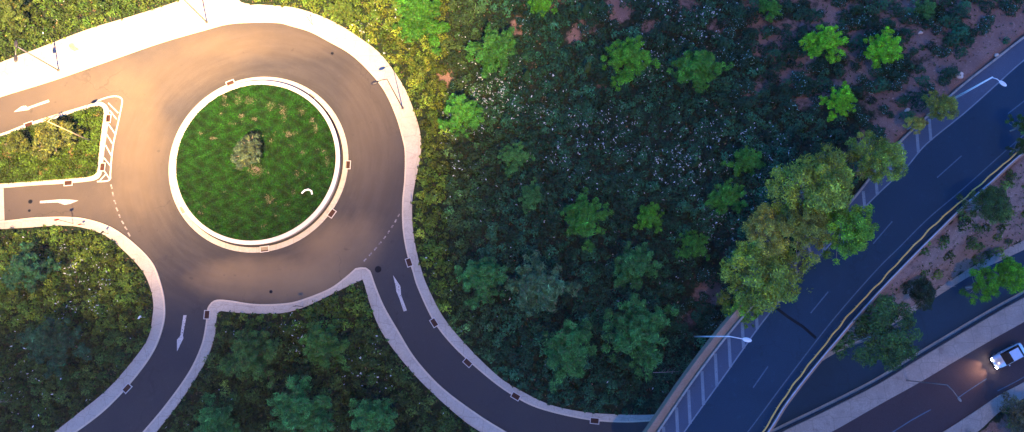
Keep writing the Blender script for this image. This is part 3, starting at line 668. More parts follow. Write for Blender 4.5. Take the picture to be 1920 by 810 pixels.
# grass of the centre bed
def bed_grass():
    n = 90000; a = rng.uniform(0, 2*np.pi, n); r = PG*np.sqrt(rng.uniform(0, 1, n))*.995
    x = RC.x+r*np.cos(a); y = RC.y+r*np.sin(a); zb = PH-.12+.2*np.cos(r/PG*1.57)
    hum = .5+.5*np.sin(x*2.3+np.sin(y*1.9)*1.5)*np.sin(y*2.7+np.cos(x*1.4)); z = zb+rng.uniform(.02, .26, n)*(.5+hum)
    px = to_px(np.stack([x, y, zb], 1)); dry = np.zeros(n)
    for (cx, cy, rx, ry) in ((421,182,4,7),(446,187,7,9),(468,189,8,7),(508,199,9,8),(532,207,6,10),(534,223,4,7),(566,208,6,6),(544,251,12,5),(453,218,6,4),(569,287,5,5),(506,373,9,8),(607,286,5,5),(592,240,5,9),(437,233,9,3),(477,224,7,3),(614,302,5,10),(557,330,4,5),(425,198,8,3),(585,226,5,5),(510,264,4,4),(551,362,4,6),(400,260,7,3),(480,320,14,10),(470,285,10,12),(375,250,6,3),(415,215,4,4)):
        dry = np.maximum(dry, np.exp(-((((px[:, 0]-cx)/rx)**2+((px[:, 1]-cy)/ry)**2))**1.5))
    for _ in range(26):
        cx, cy = rng.uniform(345, 615), rng.uniform(175, 430); q = rng.uniform(2, 4.5)
        dry = np.maximum(dry, .65*np.exp(-((((px[:, 0]-cx)/q)**2+((px[:, 1]-cy)/(q*.8))**2))))
    g = np.array([.008, .056, .003])*(.35+1.2*hum[:, None])*rng.lognormal(0, .33, (n, 1))
    lf = rng.uniform(0, 1, n) < .12; g[lf] *= np.array([1.7, 1.3, 1.3])
    isd = rng.uniform(0, 1, n) < dry*.6; g[isd] = np.array([.22, .215, .15])*rng.uniform(.3, 1.2, (isd.sum(), 1)); z[isd] = zb[isd]+.10
    N = np.repeat([[0, 0, 1.]], n, 0); U, V = leaf_axes(N, .125, 2.1, .75)
    me = quads_mesh('grass', np.stack([x, y, z], 1), U, V, g); o = link('grass', me, M['leaf'], None, 'stuff')
    o['label'] = 'dense dark green grass with dry patches filling the round centre bed'; o['category'] = 'grass'
bed_grass()
def verge_grass():
    xs = [p.x for p in m1g]; ys = [p.y for p in m1g]; n = 34000; x = rng.uniform(max(-78, min(xs)), max(xs), n); y = rng.uniform(min(ys), max(ys), n)
    m = inside(np.stack([x, y], 1), [(p.x, p.y) for p in m1g]); x, y = x[m], y[m]; n = len(x); px = to_px(np.stack([x, y, x*0+.16], 1))
    hum = .5+.5*np.sin(x*1.6+np.sin(y*1.3)*1.5)*np.sin(y*1.9+np.cos(x*1.1))
    bare = np.zeros(n)
    for (cx, cy, rx, ry) in ((78,325,10,12),(135,285,5,22),(165,292,12,5),(180,215,9,5),(155,315,9,4),(15,290,18,12),(120,235,14,6),(88,318,8,8),(186,210,6,8),(150,250,12,4)):
        bare = np.maximum(bare, np.exp(-(((px[:, 0]-cx)/rx)**2+((px[:, 1]-cy)/ry)**2)))
    k = rng.uniform(0, 1, n) > bare*.8; x, y, hum = x[k], y[k], hum[k]; n = len(x)
    z = .17+rng.uniform(.0, .55, n)*(.3+hum); g = np.array([.048, .10, .010])*(.4+1.0*hum[:, None])*rng.lognormal(0, .4, (n, 1))
    U, V = leaf_axes(np.repeat([[0, 0, 1.]], n, 0), .22, 1.7, .75)
    o = link('verge_grass', quads_mesh('verge_grass', np.stack([x, y, z], 1), U, V, g), M['leaf'], None, 'stuff')
    o['label'] = 'rough yellow green growth on the splitter island at the left'; o['category'] = 'grass'
verge_grass()

# ------------------------------------------------------------------ trees
def pine(seed, H=5.0, Rr=2.6):
    r = np.random.default_rng(seed); bm = tube_bm([(0, 0, -.4), (.05, 0, H*.4), (0, .06, H*.75), (0, 0, H*.98)], [.16, .12, .07, .02], 7)
    Cs, Ns, Ts = [], [], []
    nl = 26
    for i in range(nl):
        zf = .28+.68*(i/(nl-1)); L = Rr*(1-.80*((zf-.28)/.72)**1.5)*r.uniform(.62, 1.15); a = i*2.4+r.uniform(-.4, .4)
        z0 = H*zf; z1 = z0 + L*(.12+.35*zf); tip = np.array([math.cos(a)*L, math.sin(a)*L, z1])
        root = np.array([0, 0, z0]); mid_ = (root+tip)/2 + np.array([0, 0, -.08*L])
        tube_bm([tuple(root), tuple(mid_), tuple(tip)], [.05*(1.2-zf)+.012, .03*(1.2-zf)+.01, .008], 4, bm)
        for q in range(int(5+L*3.2)):
            t = r.uniform(.30, 1.05); c = root*(1-t)+tip*t + r.normal(0, .17*L*.5+.06, 3)*np.array([1, 1, .6]); s = r.uniform(.24, .42)*(Rr/2.6)**.5
            k = 46; d = unit(r.normal(0, 1, (k, 3))+np.array([0, 0, .55])); Cs.append(c+d*s*r.uniform(.5, 1.05, (k, 1))*np.array([1, 1, .8])); Ns.append(d)
            Ts.append(np.full(k, r.lognormal(0, .24)*(.85+.3*t)))
    C = np.concatenate(Cs); N = np.concatenate(Ns); b = np.concatenate(Ts)[:, None]
    U, V = leaf_axes(N, .155, 2.2, .5); t = b*np.array([[1., 1., 1.]])*r.lognormal(0, .3, (len(C), 1))*r.uniform(.88, 1.12, (len(C), 3))
    br_ = r.uniform(0, 1, len(C)) < .05; t[br_] = np.array([2.4, 1.1, 1.6])
    me = bpy.data.meshes.new('trunk'); bm.to_mesh(me); bm.free(); me.materials.append(M['bark'])
    cm = quads_mesh('crown', C, U, V, t); cm.materials.append(M['leaf']); return me, cm
def broad(seed, H=9.0, Rr=4.2, lumps=70, gap=.0, leaf=.17):
    r = np.random.default_rng(seed); bm = bmesh.new()
    trunk = [(0, 0, -.5), (.1, .05, H*.25), (.2, -.1, H*.5), (.1, .1, H*.72)]; tube_bm(trunk, [.3, .24, .18, .08], 9, bm)
    Cs, Ns, Ts = [], [], []
    for i in range(lumps):
        a = i*2.39996; f = math.sqrt((i+.5)/lumps)*r.uniform(.75, 1.12)*(1+.22*math.sin(2*a+seed)+.17*math.sin(3*a+seed*2.3)); x = math.cos(a)*f*Rr*.82; y = math.sin(a)*f*Rr*.82
        z = H*(.60+.30*math.sqrt(max(0, 1-min(1, f)**2)))+r.uniform(-1.3, .7); c = np.array([x, y, z]); s = r.uniform(.42, .88)*Rr/4.2
        p0 = Vector((.15, 0, H*r.uniform(.35, .6))); p1 = Vector((x*.55, y*.55, (p0.z+z)/2-.2)); tube_bm([p0, p1, Vector((x, y, z))], [.10, .06, .02], 5, bm)
        n = int(330*(s/.85)**2*(Rr/4.2)**-.3); d = unit(r.normal(0, 1, (n, 3))+np.array([0, 0, .35])); rad = r.uniform(.55, 1.08, (n, 1))
        lobe = 1+.25*np.sin(d[:, :1]*5+i)*np.cos(d[:, 1:2]*4+i*2)
        Cs.append(c+d*s*rad*lobe*np.array([1, 1, .75])); Ns.append(d); w = r.lognormal(0, .32)
        Ts.append(np.array([[1., 1., 1.]])*w*np.where(r.uniform(0, 1, (n, 1)) < .3, np.array([[1.75, 1.5, .8]]), 1.0)*(np.array([1.15, .95, .8]) if r.uniform() < .25 else 1.0))
    C = np.concatenate(Cs); N = np.concatenate(Ns); t = np.concatenate(Ts)*r.lognormal(0, .28, (len(C), 1))
    U, V = leaf_axes(N, leaf, 1.8, .65); me = bpy.data.meshes.new('trunk'); bm.to_mesh(me); bm.free(); me.materials.append(M['grey_bark'])
    cm = quads_mesh('crown', C, U, V, t); cm.materials.append(M['leaf']); return me, cm
PINES = [pine(s, 5.0, 2.6) for s in (1, 2, 3, 4, 5)]
BROADS = [broad(11), broad(12, 9, 4.2, 62), broad(13, 9, 4.2, 76)]
OLIVE_T = broad(21, 4.0, 2.3, 150, leaf=.15)
def tree(name, kind, px, py, rpx, color, label, group=None, H=None, i=0, cat='tree'):
    meshes, Hb, Rb = {'pine': (PINES[i % 5], 5.0, 2.6), 'broad': (BROADS[i % 3], 9.0, 4.2), 'olive': (OLIVE_T, 4.0, 2.3)}[kind]
    rad = rpx/13.6; s = rad/Rb; H = H or Hb*s*.78
    z = 0.0
    for _ in range(14):
        p = P(px, py, z+H*.75); z = .5*z+.5*H1(p.x, p.y)
    if kind == 'olive' and name == 'olive_tree' and abs(p.x-RC.x) < 5 and abs(p.y-RC.y) < 5: z = PH; p = P(px, py, z+H*.75)
    e = empty(name, (p.x, p.y, z), i*1.7+px*.01); tag(e, label, cat, group); e.scale = (s, s, H/Hb)
    t = bpy.data.objects.new('trunk', meshes[0]); COL.objects.link(t); t.parent = e
    c = bpy.data.objects.new('crown', meshes[1]); COL.objects.link(c); c.parent = e; c.color = (*color, 1); return e
LIME = (.17, .52, .02); BRIGHT = (.075, .30, .02); MIDG = (.060, .25, .028); DIM = (.052, .20, .045); GREY = (.085, .19, .075); YEL = (.13, .18, .02)
G1 = 'young pines between the roundabout and the highway'
pines = [
 (785,28,55,(.04,.16,.015),'large bright green pine at the top edge right of the curved pavement'),
 (925,88,48,(.04,.17,.025),'wide mid green pine right of the large top edge pine, above the reddish bare patch'),
 (865,208,42,MIDG,'pine standing in yellow-green scrub just below the reddish bare patch'),
 (1016,8,24,BRIGHT,'small bright pine cut by the top edge right of the bare soil'),
 (1182,108,43,BRIGHT,'bright green pine above centre, left of the tall saturated green pine'),
 (1312,125,45,MIDG,'tall saturated green pine with a trailing lower side at upper centre'),
 (1550,78,38,LIME,'lime green pine at the upper right, left one of two beside each other'),
 (1664,90,36,LIME,'lime green pine at the upper right, nearer the highway of two'),
 (1581,186,29,LIME,'small vivid lime pine on its own below the two lime pines'),
 (966,293,27,DIM,'small dim pine in dark scrub right of the pavement, at mid height'),
 (1402,300,30,MIDG,'small pine left of the broad highway trees, above another pine'),
 (1365,370,33,MIDG,'rounded pine left of the broad highway trees in white-flecked scrub'),
 (1217,407,28,BRIGHT,'small round bright pine in the middle of the dark wood'),
 (1096,412,43,MIDG,'full mid green pine left of the small round bright pine'),
 (1303,460,27,MIDG,'small pine close left of the broad yellow-green highway tree'),
 (996,368,26,DIM,'faint dim pine above left of the full mid green pine'),
 (1192,500,42,DIM,'spreading dim pine below the small round bright pine'),
 (900,520,47,DIM,'blue-green pine beside the narrow lane right of the lane arrow'),
 (1016,540,52,GREY,'pale grey-green ragged pine at lower centre'),
 (1202,622,58,DIM,'largest dark pine at lower right of the wood near the bridge'),
 (1067,655,52,DIM,'dense dark pine at the bottom of the wood above the curved lane'),
 (1445,15,22,MIDG,'small pine touching the top edge above the slope'),
 (1740,15,20,DIM,'tiny dim pine by the top edge near the highway'),
]
for i, (a, b, r_, c, lab) in enumerate(pines): tree('pine_tree', 'pine', a, b, r_*1.08, c, lab, G1, None, i)
G2 = 'young pines left of and below the roundabout'
for i, (a, b, r_, c, lab) in enumerate([
 (48,505,46,(.022,.095,.04),'dark blue-green pine in the lower left planting near the frame edge'),
 (88,640,52,(.022,.085,.04),'larger dark pine below another in the lower left planting'),
 (465,672,48,(.06,.15,.03),'soft green pine below the left end of the concave pavement'),
 (602,650,46,(.06,.17,.03),'green pine in the middle of the wedge below the roundabout'),
 (562,768,58,DIM,'broad dim pine at the bottom edge in the wedge'),
 (692,785,48,DIM,'dim pine at the bottom edge beside the right-hand lane'),
 (400,795,45,DIM,'faint pine at the bottom edge near the left lane'),
 (640,14,30,(.07,.13,.02),'yellow-green small pine at the top edge beside the curved pavement'),
 (20,12,38,(.06,.10,.02),'pine in the very upper left corner of the picture'),
 ]): tree('pine_tree', 'pine', a, b, r_, c, lab, G2, None, i+2)
G3 = 'broad yellow-green trees overhanging the highway edge'
Y1 = (.20, .32, .055); Y2 = (.33, .36, .08); Y3 = (.15, .36, .04)
for i, (a, b, r_, c, lab, h) in enumerate([
 (1432,520,80,Y1,'biggest yellow-green tree leaning over the highway bridge end',9),
 (1440,430,48,Y2,'brownish-yellow tree crown above the biggest highway tree',8.5),
 (1537,345,74,Y1,'large tree beside the hatched shoulder, in the middle of the row',9),
 (1592,432,52,Y3,'greener round crown reaching out over the highway lane',8),
 (1648,298,52,Y1,'upper tree of the row touching the hatched shoulder',7.5),
 (1395,590,38,Y3,'lowest crown of the row over the bridge parapet',7),
 (1512,424,50,(.20,.26,.055),'shaded crown between the biggest tree and the greener round crown',7),
 (1766,200,32,(.20,.26,.05),'small yellowish tree by the street lamp at the highway edge',4.5),
 (1720,232,18,Y2,'tiny yellowish tree beside the small tree at the shoulder',3.2)]):
    tree('broadleaf_tree', 'broad', a, b, r_, c, lab, G3, h, i)
G4 = 'trees on the verge right of the highway'
for i, (a, b, r_, c, lab, h) in enumerate([
 (1655,628,74,(.04,.12,.04),'large dark green tree between the highway and the slip road',8),
 (1728,548,30,(.015,.045,.025),'small very dark tree above the large dark green one',4),
 (1856,382,42,(.04,.10,.03),'loose green tree on the bare verge right of the white-topped wall',4.5),
 (1845,535,34,(.08,.30,.02),'bright green tree hanging over the slip road, left one of a row',5),
 (1893,515,36,(.09,.33,.02),'bright green tree over the slip road at the right edge',5),
 (1925,232,24,(.05,.12,.02),'tree cut by the right edge beside the highway lane dash',5),
 (1917,275,18,(.045,.09,.02),'small tree at the right edge over the end of the yellow rail',4),
 (1922,785,42,(.09,.11,.07),'grey-green bush-like tree in the lower right corner',3.5)]):
    tree('verge_tree', 'broad', a, b, r_, c, lab, G4, h, i+1)
tree('olive_tree', 'olive', 463, 283, 32, (.045, .085, .06), 'thin grey-green olive tree in the centre of the round bed', None, 3.6)
tree('olive_tree', 'olive', 95, 258, 42, (.075, .11, .032), 'pale olive tree on the splitter island at the left', None, 4.0)
tree('olive_tree', 'olive', 28, 268, 26, (.06, .095, .022), 'small olive bush left of the pale olive tree', None, 2.6)

# slim dark cypresses in the wood
def cypress():
    n = 1300; u = rng.uniform(0, 1, n); a = rng.uniform(0, 6.28, n); r = .52*np.sin(np.pi*np.clip(u*.9+.1, 0, 1))**.7*rng.uniform(.7, 1.1, n)+.02
    C = np.stack([np.cos(a)*r, np.sin(a)*r, .3+u*4.7], 1); N = np.stack([np.cos(a), np.sin(a), .5+a*0], 1); U, V, t = grow_leaves(C, N, np.ones(3), .17, .3)
    cm = quads_mesh('crown', C, U, V, np.clip(t, .1, 2)); cm.materials.append(M['leaf'])
    bm = tube_bm([(0, 0, -.3), (0, 0, 2.5), (0, 0, 4.6)], [.1, .07, .02], 6); me = bpy.data.meshes.new('trunk'); bm.to_mesh(me); bm.free(); me.materials.append(M['bark']); return me, cm
CY = cypress()
for a, b, s, lab in ((1096,32,.8,'slim dark cypress below the top edge left of the bright pine'),(1100,135,.7,'slim yellowish cypress left of the bright pine above centre'),(988,150,.7,'slim dark cypress between the reddish patch and the cypress to its right'),(1185,215,.55,'short slim cypress below the bright pine above centre'),(1300,312,.6,'slim cypress in the flecked scrub at centre right'),(1136,276,.5,'short cypress in the dark scrub right of centre'),(548,735,.6,'short dark cypress in the wedge below the roundabout')):
    g = G(a, b); e = empty('cypress_tree', g); e.scale = (s, s, s); tag(e, lab, 'tree', 'slim cypresses in the wood')
    t = bpy.data.objects.new('trunk', CY[0]); COL.objects.link(t); t.parent = e
    c = bpy.data.objects.new('crown', CY[1]); COL.objects.link(c); c.parent = e; c.color = (.07, .13, .03, 1) if s in (.7,) and a > 1050 else (.03, .10, .03, 1)

# ================================================================== street furniture
def solve_h(bp, tp, z0):
    best = (1e9, 8)
    B = P(*bp, z0)
    for h in np.arange(2, 18, .1):
        q = to_px([[B.x, B.y, z0+h]])[0]; d = math.hypot(q[0]-tp[0], q[1]-tp[1])
        if d < best[0]: best = (d, h)
    return B, best[1]
def lamp(base_px, top_px, head_px, z0, mat, label, h=None, double=False, head_mat=None, pole_r=.09, hs=1.0):
    B, hh = solve_h(base_px, top_px, z0); h = h or hh
    e = empty('street_lamp', B); tag(e, label, 'street lamp')
    top = Vector((0, 0, h)); q = P(*head_px, z0+h)-B; arm = Vector((q.x, q.y, h+.15))
    frombm('base_plate', box_bm(0, 0, .08, .36, .36, .16, None, 0, .02), M['grey_metal'], e)
    frombm('pole', tube_bm([(0, 0, .1), (0, 0, h*.5), (0, 0, h)], [pole_r*1.25, pole_r, pole_r*.75], 10), M[mat], e, None, True)
    frombm('arm', tube_bm([(0, 0, h-.1), arm*.5+Vector((0, 0, h*.5+.12)), arm], [.06, .05, .045], 8), M[mat], e, None, True)
    d = Vector((q.x, q.y, 0)); ang = math.atan2(d.y, d.x); d.normalize()
    def head(pos, a):
        bm = bmesh.new(); r = bmesh.ops.create_uvsphere(bm, u_segments=14, v_segments=8, radius=1)
        bmesh.ops.transform(bm, matrix=Matrix.Translation(pos) @ Matrix.Rotation(a, 4, 'Z') @ Matrix.Diagonal((.52*hs, .25*hs, .13, 1)), verts=bm.verts)
        hd = frombm('lamp_head', bm, M[head_mat or mat], e, None, True)
        bm = box_bm(0, 0, 0, .6*hs, .3*hs, .03); bmesh.ops.transform(bm, matrix=Matrix.Translation(pos+Vector((0, 0, -.14))) @ Matrix.Rotation(a, 4, 'Z'), verts=bm.verts)
        frombm('glass', bm, M['glass'], hd)
    head(arm+d*.35, ang)
    if double: head(Vector((-d.x*.3, -d.y*.3, h+.1)), ang)
    return e
lamp((110,132),(32,86),(31,106),0.13,'grey_metal','grey street lamp on the wide pavement at the far upper left',None,True,'dark_metal')
lamp((388,42),(341,-4),(352,-14),0.13,'grey_metal','grey street lamp on the pavement whose top leaves the upper frame edge',9,False,'dark_metal')
lamp((755,203),(726,147),(708,154),0.13,'dark_metal','dark street lamp on the curved pavement reaching over the roundabout lane',None,False,'dark_metal',.07)
lamp((172,265),(92,221),(101,222),0.15,'beige_metal','beige street lamp standing on the splitter island',None,False,'grey_metal',.08)
lamp((1783,188),(1860,143),(1874,154),5.85,'white_metal','white street lamp beside the highway at the upper right',None,False,'white_metal',.12)
lamp((1300,631),(1368,627),(1394,636),0.0,'white_metal','white street lamp behind the parapet at the bridge end',None,False,'white_metal',.085)
q = P(1777, 722, 9.0); bpx = to_px([[q.x, q.y, 0]])[0]
lamp((bpx[0], bpx[1]),(1777,722),(1794,744),0.03,'grey_metal','thin grey street lamp over the lower highway lanes near the car',9.0,False,'grey_metal',.05,.62)

GR = []
def sign(px, py, h, rz, face, label, mat='red', w=.6, post='grey_metal', z0=.13):
    B = P(px, py, z0); e = empty('road_sign', B, rz); tag(e, label, 'road sign')
    frombm('post', tube_bm([(0, 0, 0), (0, 0, h)], [.045, .045], 8), M[post], e)
    if face == 'round':
        bm = bmesh.new(); bmesh.ops.create_cone(bm, cap_ends=True, segments=24, radius1=w/2, radius2=w/2, depth=.03)
        bmesh.ops.transform(bm, matrix=Matrix.Translation((0, -.06, h-.1)) @ Matrix.Rotation(math.pi/2, 4, 'X'), verts=bm.verts)
    else: bm = box_bm(0, -.06, h-.1, w, .03, w*.8)
    frombm('plate', bm, M[mat], e); frombm('bracket', box_bm(0, -.03, h-.1, .2, .03, .05), M['grey_metal'], e); return e
sign(137,419,3.6,.4,'round','tall dark road sign on the pavement at the left end of the curve','red')
sign(158,422,1.1,.4,'box','short red sign right beside the tall dark one on the pavement','red',.45)
sign(203,438,1.6,.8,'box','small grey sign at the back of the curved pavement by the hedge','dark_metal',.5)
sign(586,47,2.8,2.2,'box','slim beige sign at the top of the curved pavement','beige_metal',.4,'beige_metal')
sign(775,386,2.6,1.5,'round','slim sign on the right pavement above the dashed line','dark_metal',.5)
sign(568,575,3.2,.2,'box','dark sign on the concave pavement below the roundabout','dark_metal',.6,'dark_metal')
sign(272,595,1.6,1.0,'box','white low marker post in the bushes by the lower left pavement','white_plastic',.5,'white_metal',.0)

def drain(px, py, rot, label, z=.16, s=1.0):
    B = P(px, py, z); e = empty('drain_inlet', (B.x, B.y, z), rot); tag(e, label, 'drain inlet', 'rusty drain inlets set in the kerbs')
    L, W = 1.05*s, .74*s; bm = bmesh.new()
    for (x, y, sx, sy) in ((0, W/2, L+.26, .09), (0, -W/2, L+.18, .09), (L/2+.045, 0, .09, W-.09), (-L/2-.045, 0, .09, W-.09)): box_bm(x, y, 0, sx, sy, .09, bm)
    frombm('frame', bm, M['coping'], e)
    bm = bmesh.new(); box_bm(0, 0, -.03, L-.02, W-.14, .03, bm)
    for k in range(7): box_bm(-L*.42+k*L*.14, 0, .0, .05, W-.15, .05, bm)
    frombm('grate', bm, M['rust'], e); return e
def tang(px, py):
    c = P(px, py); return math.atan2(c.y-RC.y, c.x-RC.x)+math.pi/2
for (a, b, lab) in ((432,156,'drain inlet at the top left of the central ring'),(584,181,'drain inlet at the top right of the central ring'),(652,309,'drain inlet at the right of the central ring'),(622,400,'drain inlet at the lower right of the central ring'),(496,467,'drain inlet at the bottom of the central ring'),(343,393,'drain inlet at the lower left of the central ring')):
    drain(a, b, tang(a, b), lab)
def pxrot(a, b, c, d): p, q = P(a, b), P(c, d); return math.atan2(q.y-p.y, q.x-p.x)
for (a, b, ang, lab) in ((54,234,pxrot(0,252,100,217),'drain inlet in the upper kerb of the splitter island'),(203,222,pxrot(204,203,200,240),'drain inlet on the hatched nose of the splitter island'),(192,313,pxrot(192,320,196,285),'drain inlet at the lower right kerb of the splitter island'),(128,343,pxrot(60,348,160,340),'drain inlet in the lower kerb of the splitter island'),(388,590,pxrot(389,580,386,610),'drain inlet at the left corner of the wedge pavement'),(767,492,pxrot(763,477,773,508),'drain inlet on the right pavement just above the lane arrow'),(814,605,pxrot(800,580,825,620),'drain inlet on the right pavement below the lane arrow'),(877,680,pxrot(853,653,900,697),'drain inlet halfway along the descending right pavement'),(967,743,pxrot(930,720,1000,762),'drain inlet where the lower right pavement flattens out'),(1115,789,pxrot(1090,786,1150,792),'drain inlet near the end of the pavement by the bridge'),(238,728,pxrot(253,710,200,767),'drain inlet on the pavement of the lower left lane')):
    drain(a, b, ang, lab, .165 if a != 203 else .155)

def manhole(px, py, label, r=.32, patch=None):
    B = P(px, py, .012); e = empty('manhole_cover', (B.x, B.y, 0.012)); tag(e, label, 'manhole cover')
    frombm('rim', (lambda bm: bm)(ring_bm([(r, 0), (r, .012), (r-.05, .014), (r-.05, .004)], 24)), M['dark_metal'], e)
    bm = bmesh.new(); bmesh.ops.create_cone(bm, cap_ends=True, segments=24, radius1=r-.055, radius2=r-.055, depth=.01); bmesh.ops.translate(bm, vec=(0, 0, .006), verts=bm.verts)
    frombm('lid', bm, M['joint'], e)
    return e
manhole(57,378,'dark manhole cover behind the curved arrow on the left lane'); manhole(55,395,'small manhole cover below another on the left lane', .22)
manhole(709,505,'dark manhole cover just above the pavement apex',.5); manhole(508,547,'small manhole cover on the sandy lane below the central ring',.24); manhole(623,100,'small manhole cover on the upper right of the ring lane',.25)
line_px('tar_seal', [(56.5,381),(55.5,393)], .07, 'joint', .006); line_px('tar_seal', [(700,507),(717,504),(738,501),(752,498)], .22, 'joint', .006); line_px('tar_seal', [(508,549),(508,561)], .06, 'joint', .006)

# bent white pipe on the bed grass, boulder and litter
def at_bed(px, py, z): return P(px, py, z)
pp = [at_bed(a, b, z) for a, b, z in ((566,362,1.25),(571,357,1.5),(578,355,1.62),(584,358,1.5),(585,364,1.25))]
o = frombm('bent_pipe', tube_bm([p-pp[0] for p in pp], .12, 8), M['white_plastic'], None, None, True); o.location = pp[0]; tag(o, 'short bent white pipe lying on the grass of the round bed', 'pipe')
def boulder(px, py, s, label, mat='rock', z=None):
    g = G(px, py) if z is None else P(px, py, z); bm = bmesh.new(); bmesh.ops.create_icosphere(bm, subdivisions=3, radius=1)
    for v in bm.verts: v.co *= 1+.16*math.sin(v.co.x*3+px)+.12*math.cos(v.co.y*4+py)+.05*math.sin(v.co.z*9)
    bmesh.ops.scale(bm, vec=(s, s*.8, s*.6), verts=bm.verts); o = frombm('boulder', bm, M[mat]); o.location = g+Vector((0, 0, s*.3)); o.rotation_euler = (0, 0, px); tag(o, label, 'boulder')
boulder(1797,142,.52,'pale boulder on the dry slope beside the highway at the upper right')
boulder(1725,62,.3,'small grey boulder among shrubs at the upper right')
boulder(1868,116-12,.3,'whitish stone at the foot of the shrubs by the highway edge')
boulder(483,316,.3,'flat brownish rock at the foot of the central olive tree', 'brown_rock', PH+.05)
boulder(458,292,.42,'grey rock left of the central olive trunk', 'rock', PH+.05)
boulder(1700,207,.35,'white stone by the old kerb near the small yellowish tree')
def branch(px, py, ang, L, label):
    g = G(px, py); bm = tube_bm([(0, 0, .9), (L*.5*math.cos(ang), L*.5*math.sin(ang), 1.25), (L*math.cos(ang), L*math.sin(ang), 1.1)], [.05, .035, .01], 5)
    for k in (.3, .5, .7):
        b = Vector((L*k*math.cos(ang), L*k*math.sin(ang), 1.15)); tube_bm([b, b+Vector((math.cos(ang+.7)*L*.25, math.sin(ang+.7)*L*.25, .2))], [.02, .008], 4, bm)
    o = frombm('dead_branch', bm, M['grey_bark']); o.location = g; tag(o, label, 'branch')
branch(112,637,-.1,2.6,'bare grey branch across the shrubs right of the large lower left pine'); branch(0,752,0,2.4,'bare grey branch at the left edge near the bottom corner'); branch(1222,698,.05,3.4,'bare grey branch in the dark scrub left of the bridge parapet'); branch(1755,538,.0,2.0,'fallen branch on the verge above the slip road'); 
# worn rust stain of an old fitting on the wide pavement
st = sheet('rust_stain', [P(*p) for p in smooth([(130,84),(138,82),(143,89),(152,95),(155,103),(147,103),(140,96),(133,92)], 3, True)], .123, ground_mat('stain', (.30, .16, .11), (.42, .26, .2), 3), None, 'structure')

# ------------------------------------------------------------------ the car on the lower highway
def car():
    a, b = P(1912, 650, 0), P(1846, 685, 0); d = (b-a); d.z = 0; ang = math.atan2(d.y, d.x); c = P(1885, 667, .024)
    e = empty('car', (c.x, c.y, .024), ang); tag(e, 'silver white car with lit headlights driving on the lower highway', 'car')
    L = [(-2.2,.45,.62),(-2.15,.30,.95),(-1.5,.25,1.02),(0,.24,1.0),(1.2,.25,.95),(1.9,.28,.82),(2.22,.34,.62)]
    bm = bmesh.new(); secs = []
    prof = [(-2.25,.74,.42,.70),(-2.15,.84,.26,.92),(-1.6,.89,.22,.98),(-.6,.90,.22,.97),(.7,.90,.22,.95),(1.5,.88,.22,.86),(2.05,.80,.26,.76),(2.25,.66,.38,.60)]
    for (x, w, z0, z1) in prof:
        secs.append([bm.verts.new(v) for v in ((x,-w*.9,z0),(x,-w,z0+.14),(x,-w,z1-.16),(x,-w*.86,z1),(x,w*.86,z1),(x,w,z1-.16),(x,w,z0+.14),(x,w*.9,z0))])
    for s, t in zip(secs, secs[1:]):
        for k in range(8): bm.faces.new([s[k], s[(k+1) % 8], t[(k+1) % 8], t[k]])
    bm.faces.new(secs[0]); bm.faces.new(secs[-1][::-1]); frombm('body', bm, M['car_paint'], e, None, True)
    bm = bmesh.new(); lo = [(-1.55,.80),( .95,.80)]; 
    v = [bm.verts.new(p) for p in ((-1.75,-.80,.95),(1.05,-.80,.93),(1.05,.80,.93),(-1.75,.80,.95),(-1.15,-.62,1.42),(.15,-.62,1.44),(.15,.62,1.44),(-1.15,.62,1.42))]
    for f in ((0,1,5,4),(1,2,6,5),(2,3,7,6),(3,0,4,7)): bm.faces.new([v[i] for i in f])
    frombm('windows', bm, M['glass'], e)
    frombm('roof', box_bm(-.5,0,1.445,1.36,1.28,.05,None,0,.02), M['car_paint'], e)
    for x in (-1.35, 1.38):
        for y in (-.84, .84):
            bm = bmesh.new(); bmesh.ops.create_cone(bm, cap_ends=True, segments=20, radius1=.32, radius2=.32, depth=.2); bmesh.ops.transform(bm, matrix=Matrix.Translation((x, y, .32)) @ Matrix.Rotation(math.pi/2, 4, 'X'), verts=bm.verts)
            w = frombm('wheel', bm, M['tyre'], e); bm = bmesh.new(); bmesh.ops.create_cone(bm, cap_ends=True, segments=12, radius1=.2, radius2=.2, depth=.215); bmesh.ops.transform(bm, matrix=Matrix.Translation((x, y, .32)) @ Matrix.Rotation(math.pi/2, 4, 'X'), verts=bm.verts)
            frombm('rim', bm, M['grey_metal'], w)
    m, nt, bs = newmat('headlight_glow'); bs.inputs['Emission Color'].default_value = (1, .82, .62, 1); bs.inputs['Emission Strength'].default_value = 25
    for y in (-.56, .56):
        frombm('headlight', box_bm(2.16, y, .62, .22, .30, .14, None, 0, .03), m, e); frombm('tail_light', box_bm(-2.2, y*1.1, .75, .1, .3, .13, None, 0, .02), M['tail'], e)
        ld = bpy.data.lights.new('headlight_beam', 'SPOT'); ld.energy = 190; ld.color = (1, .50, .27); ld.spot_size = math.radians(75); ld.spot_blend = 1.0; ld.shadow_soft_size = .08
        lo_ = bpy.data.objects.new('headlight_beam', ld); COL.objects.link(lo_); lo_.parent = e; lo_.location = (2.4, y, .66); lo_.rotation_euler = (0, math.radians(-86), 0)
        frombm('side_mirror', box_bm(.75, y*1.72, .98, .14, .16, .1, None, 0, .02), M['car_paint'], e)
car()

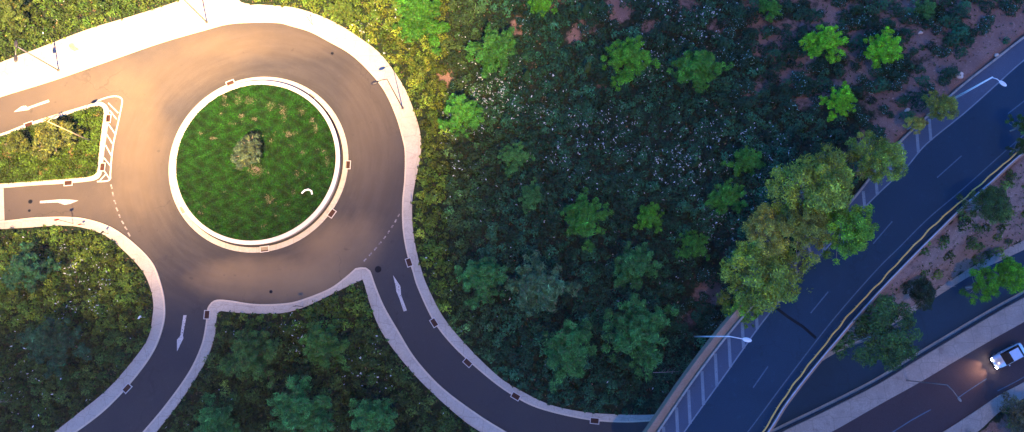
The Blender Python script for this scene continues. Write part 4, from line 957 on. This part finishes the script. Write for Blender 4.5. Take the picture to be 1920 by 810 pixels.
# ------------------------------------------------------------------ unseen volume added high above, shaped to pool the sunlight on the roundabout
def added_cloud():
    CZ = 520.0; gc = P(285, 115, 0); off = Vector((SDIR.x, SDIR.y, 0))*(CZ/SDIR.z)
    n = 150; ext = 420.0; xs = np.linspace(-ext, ext, n); X, Y = np.meshgrid(xs*np.abs(xs)/ext, xs*np.abs(xs)/ext)   # finer near the middle
    r = np.hypot(X/29.0, Y/21.5); t = np.minimum(.5*r**2, 3.45+.6*np.tanh((r-2.6)))
    t = t + .12*np.sin(X*.09+1)*np.cos(Y*.11)*np.clip(r-.6, 0, 2) + .25*np.sin(X*.031)*np.cos(Y*.027)*np.clip(r-2, 0, 1)
    t = np.clip(t, .0, None)*np.clip((ext-np.hypot(X, Y))/60, 0, 1)
    th = t*9.0 + .02; inside_ = 1
    dens = math.sin(SUN_ELEV)/9.0
    V = []; nx = n
    for z_ in (0, 1):
        V.append(np.stack([X.ravel()+gc.x+off.x, Y.ravel()+gc.y+off.y, (CZ+(th.ravel() if z_ else 0*th.ravel()))], 1))
    V = np.concatenate(V); N2 = n*n; Fc = []
    for j in range(n-1):
        for i in range(n-1):
            a = j*n+i; Fc.append((a, a+n, a+n+1, a+1)); Fc.append((N2+a, N2+a+1, N2+a+n+1, N2+a+n))
    for i in range(n-1):
        Fc.append((i, i+1, N2+i+1, N2+i)); a = (n-1)*n+i; Fc.append((a+1, a, N2+a, N2+a+1))
        a = i*n; Fc.append((a+n, a, N2+a, N2+a+n)); a = i*n+n-1; Fc.append((a, a+n, N2+a+n, N2+a))
    me = bpy.data.meshes.new('added_cloud'); me.from_pydata([tuple(v) for v in V], [], Fc)
    m = bpy.data.materials.new('added_cloud'); m.use_nodes = True; nt = m.node_tree; nt.nodes.clear()
    o_ = nt.nodes.new('ShaderNodeOutputMaterial'); v = nt.nodes.new('ShaderNodeVolumePrincipled'); v.inputs['Density'].default_value = dens; v.inputs['Color'].default_value = (.85, .9, 1, 1)
    nt.links.new(v.outputs[0], o_.inputs['Volume']); link('added_cloud', me, m, None, 'structure')
added_cloud()

# ------------------------------------------------------------------ the evening haze
def haze():
    bm = bmesh.new(); box_bm(0, 10, 47.9, 700, 500, 98.4, bm)
    me = bpy.data.meshes.new('haze'); bmesh.ops.recalc_face_normals(bm, faces=bm.faces); bm.to_mesh(me); bm.free()
    m = bpy.data.materials.new('haze'); m.use_nodes = True; nt = m.node_tree; nt.nodes.clear()
    o_ = nt.nodes.new('ShaderNodeOutputMaterial'); v = nt.nodes.new('ShaderNodeVolumePrincipled'); v.inputs['Density'].default_value = .00009; v.inputs['Color'].default_value = (.95, .96, 1, 1); v.inputs['Anisotropy'].default_value = 0.0
    nt.links.new(v.outputs[0], o_.inputs['Volume']); o = link('haze', me, m, None, 'stuff'); o['label'] = 'thin evening haze in the air over the roads'; o['category'] = 'haze'
haze()
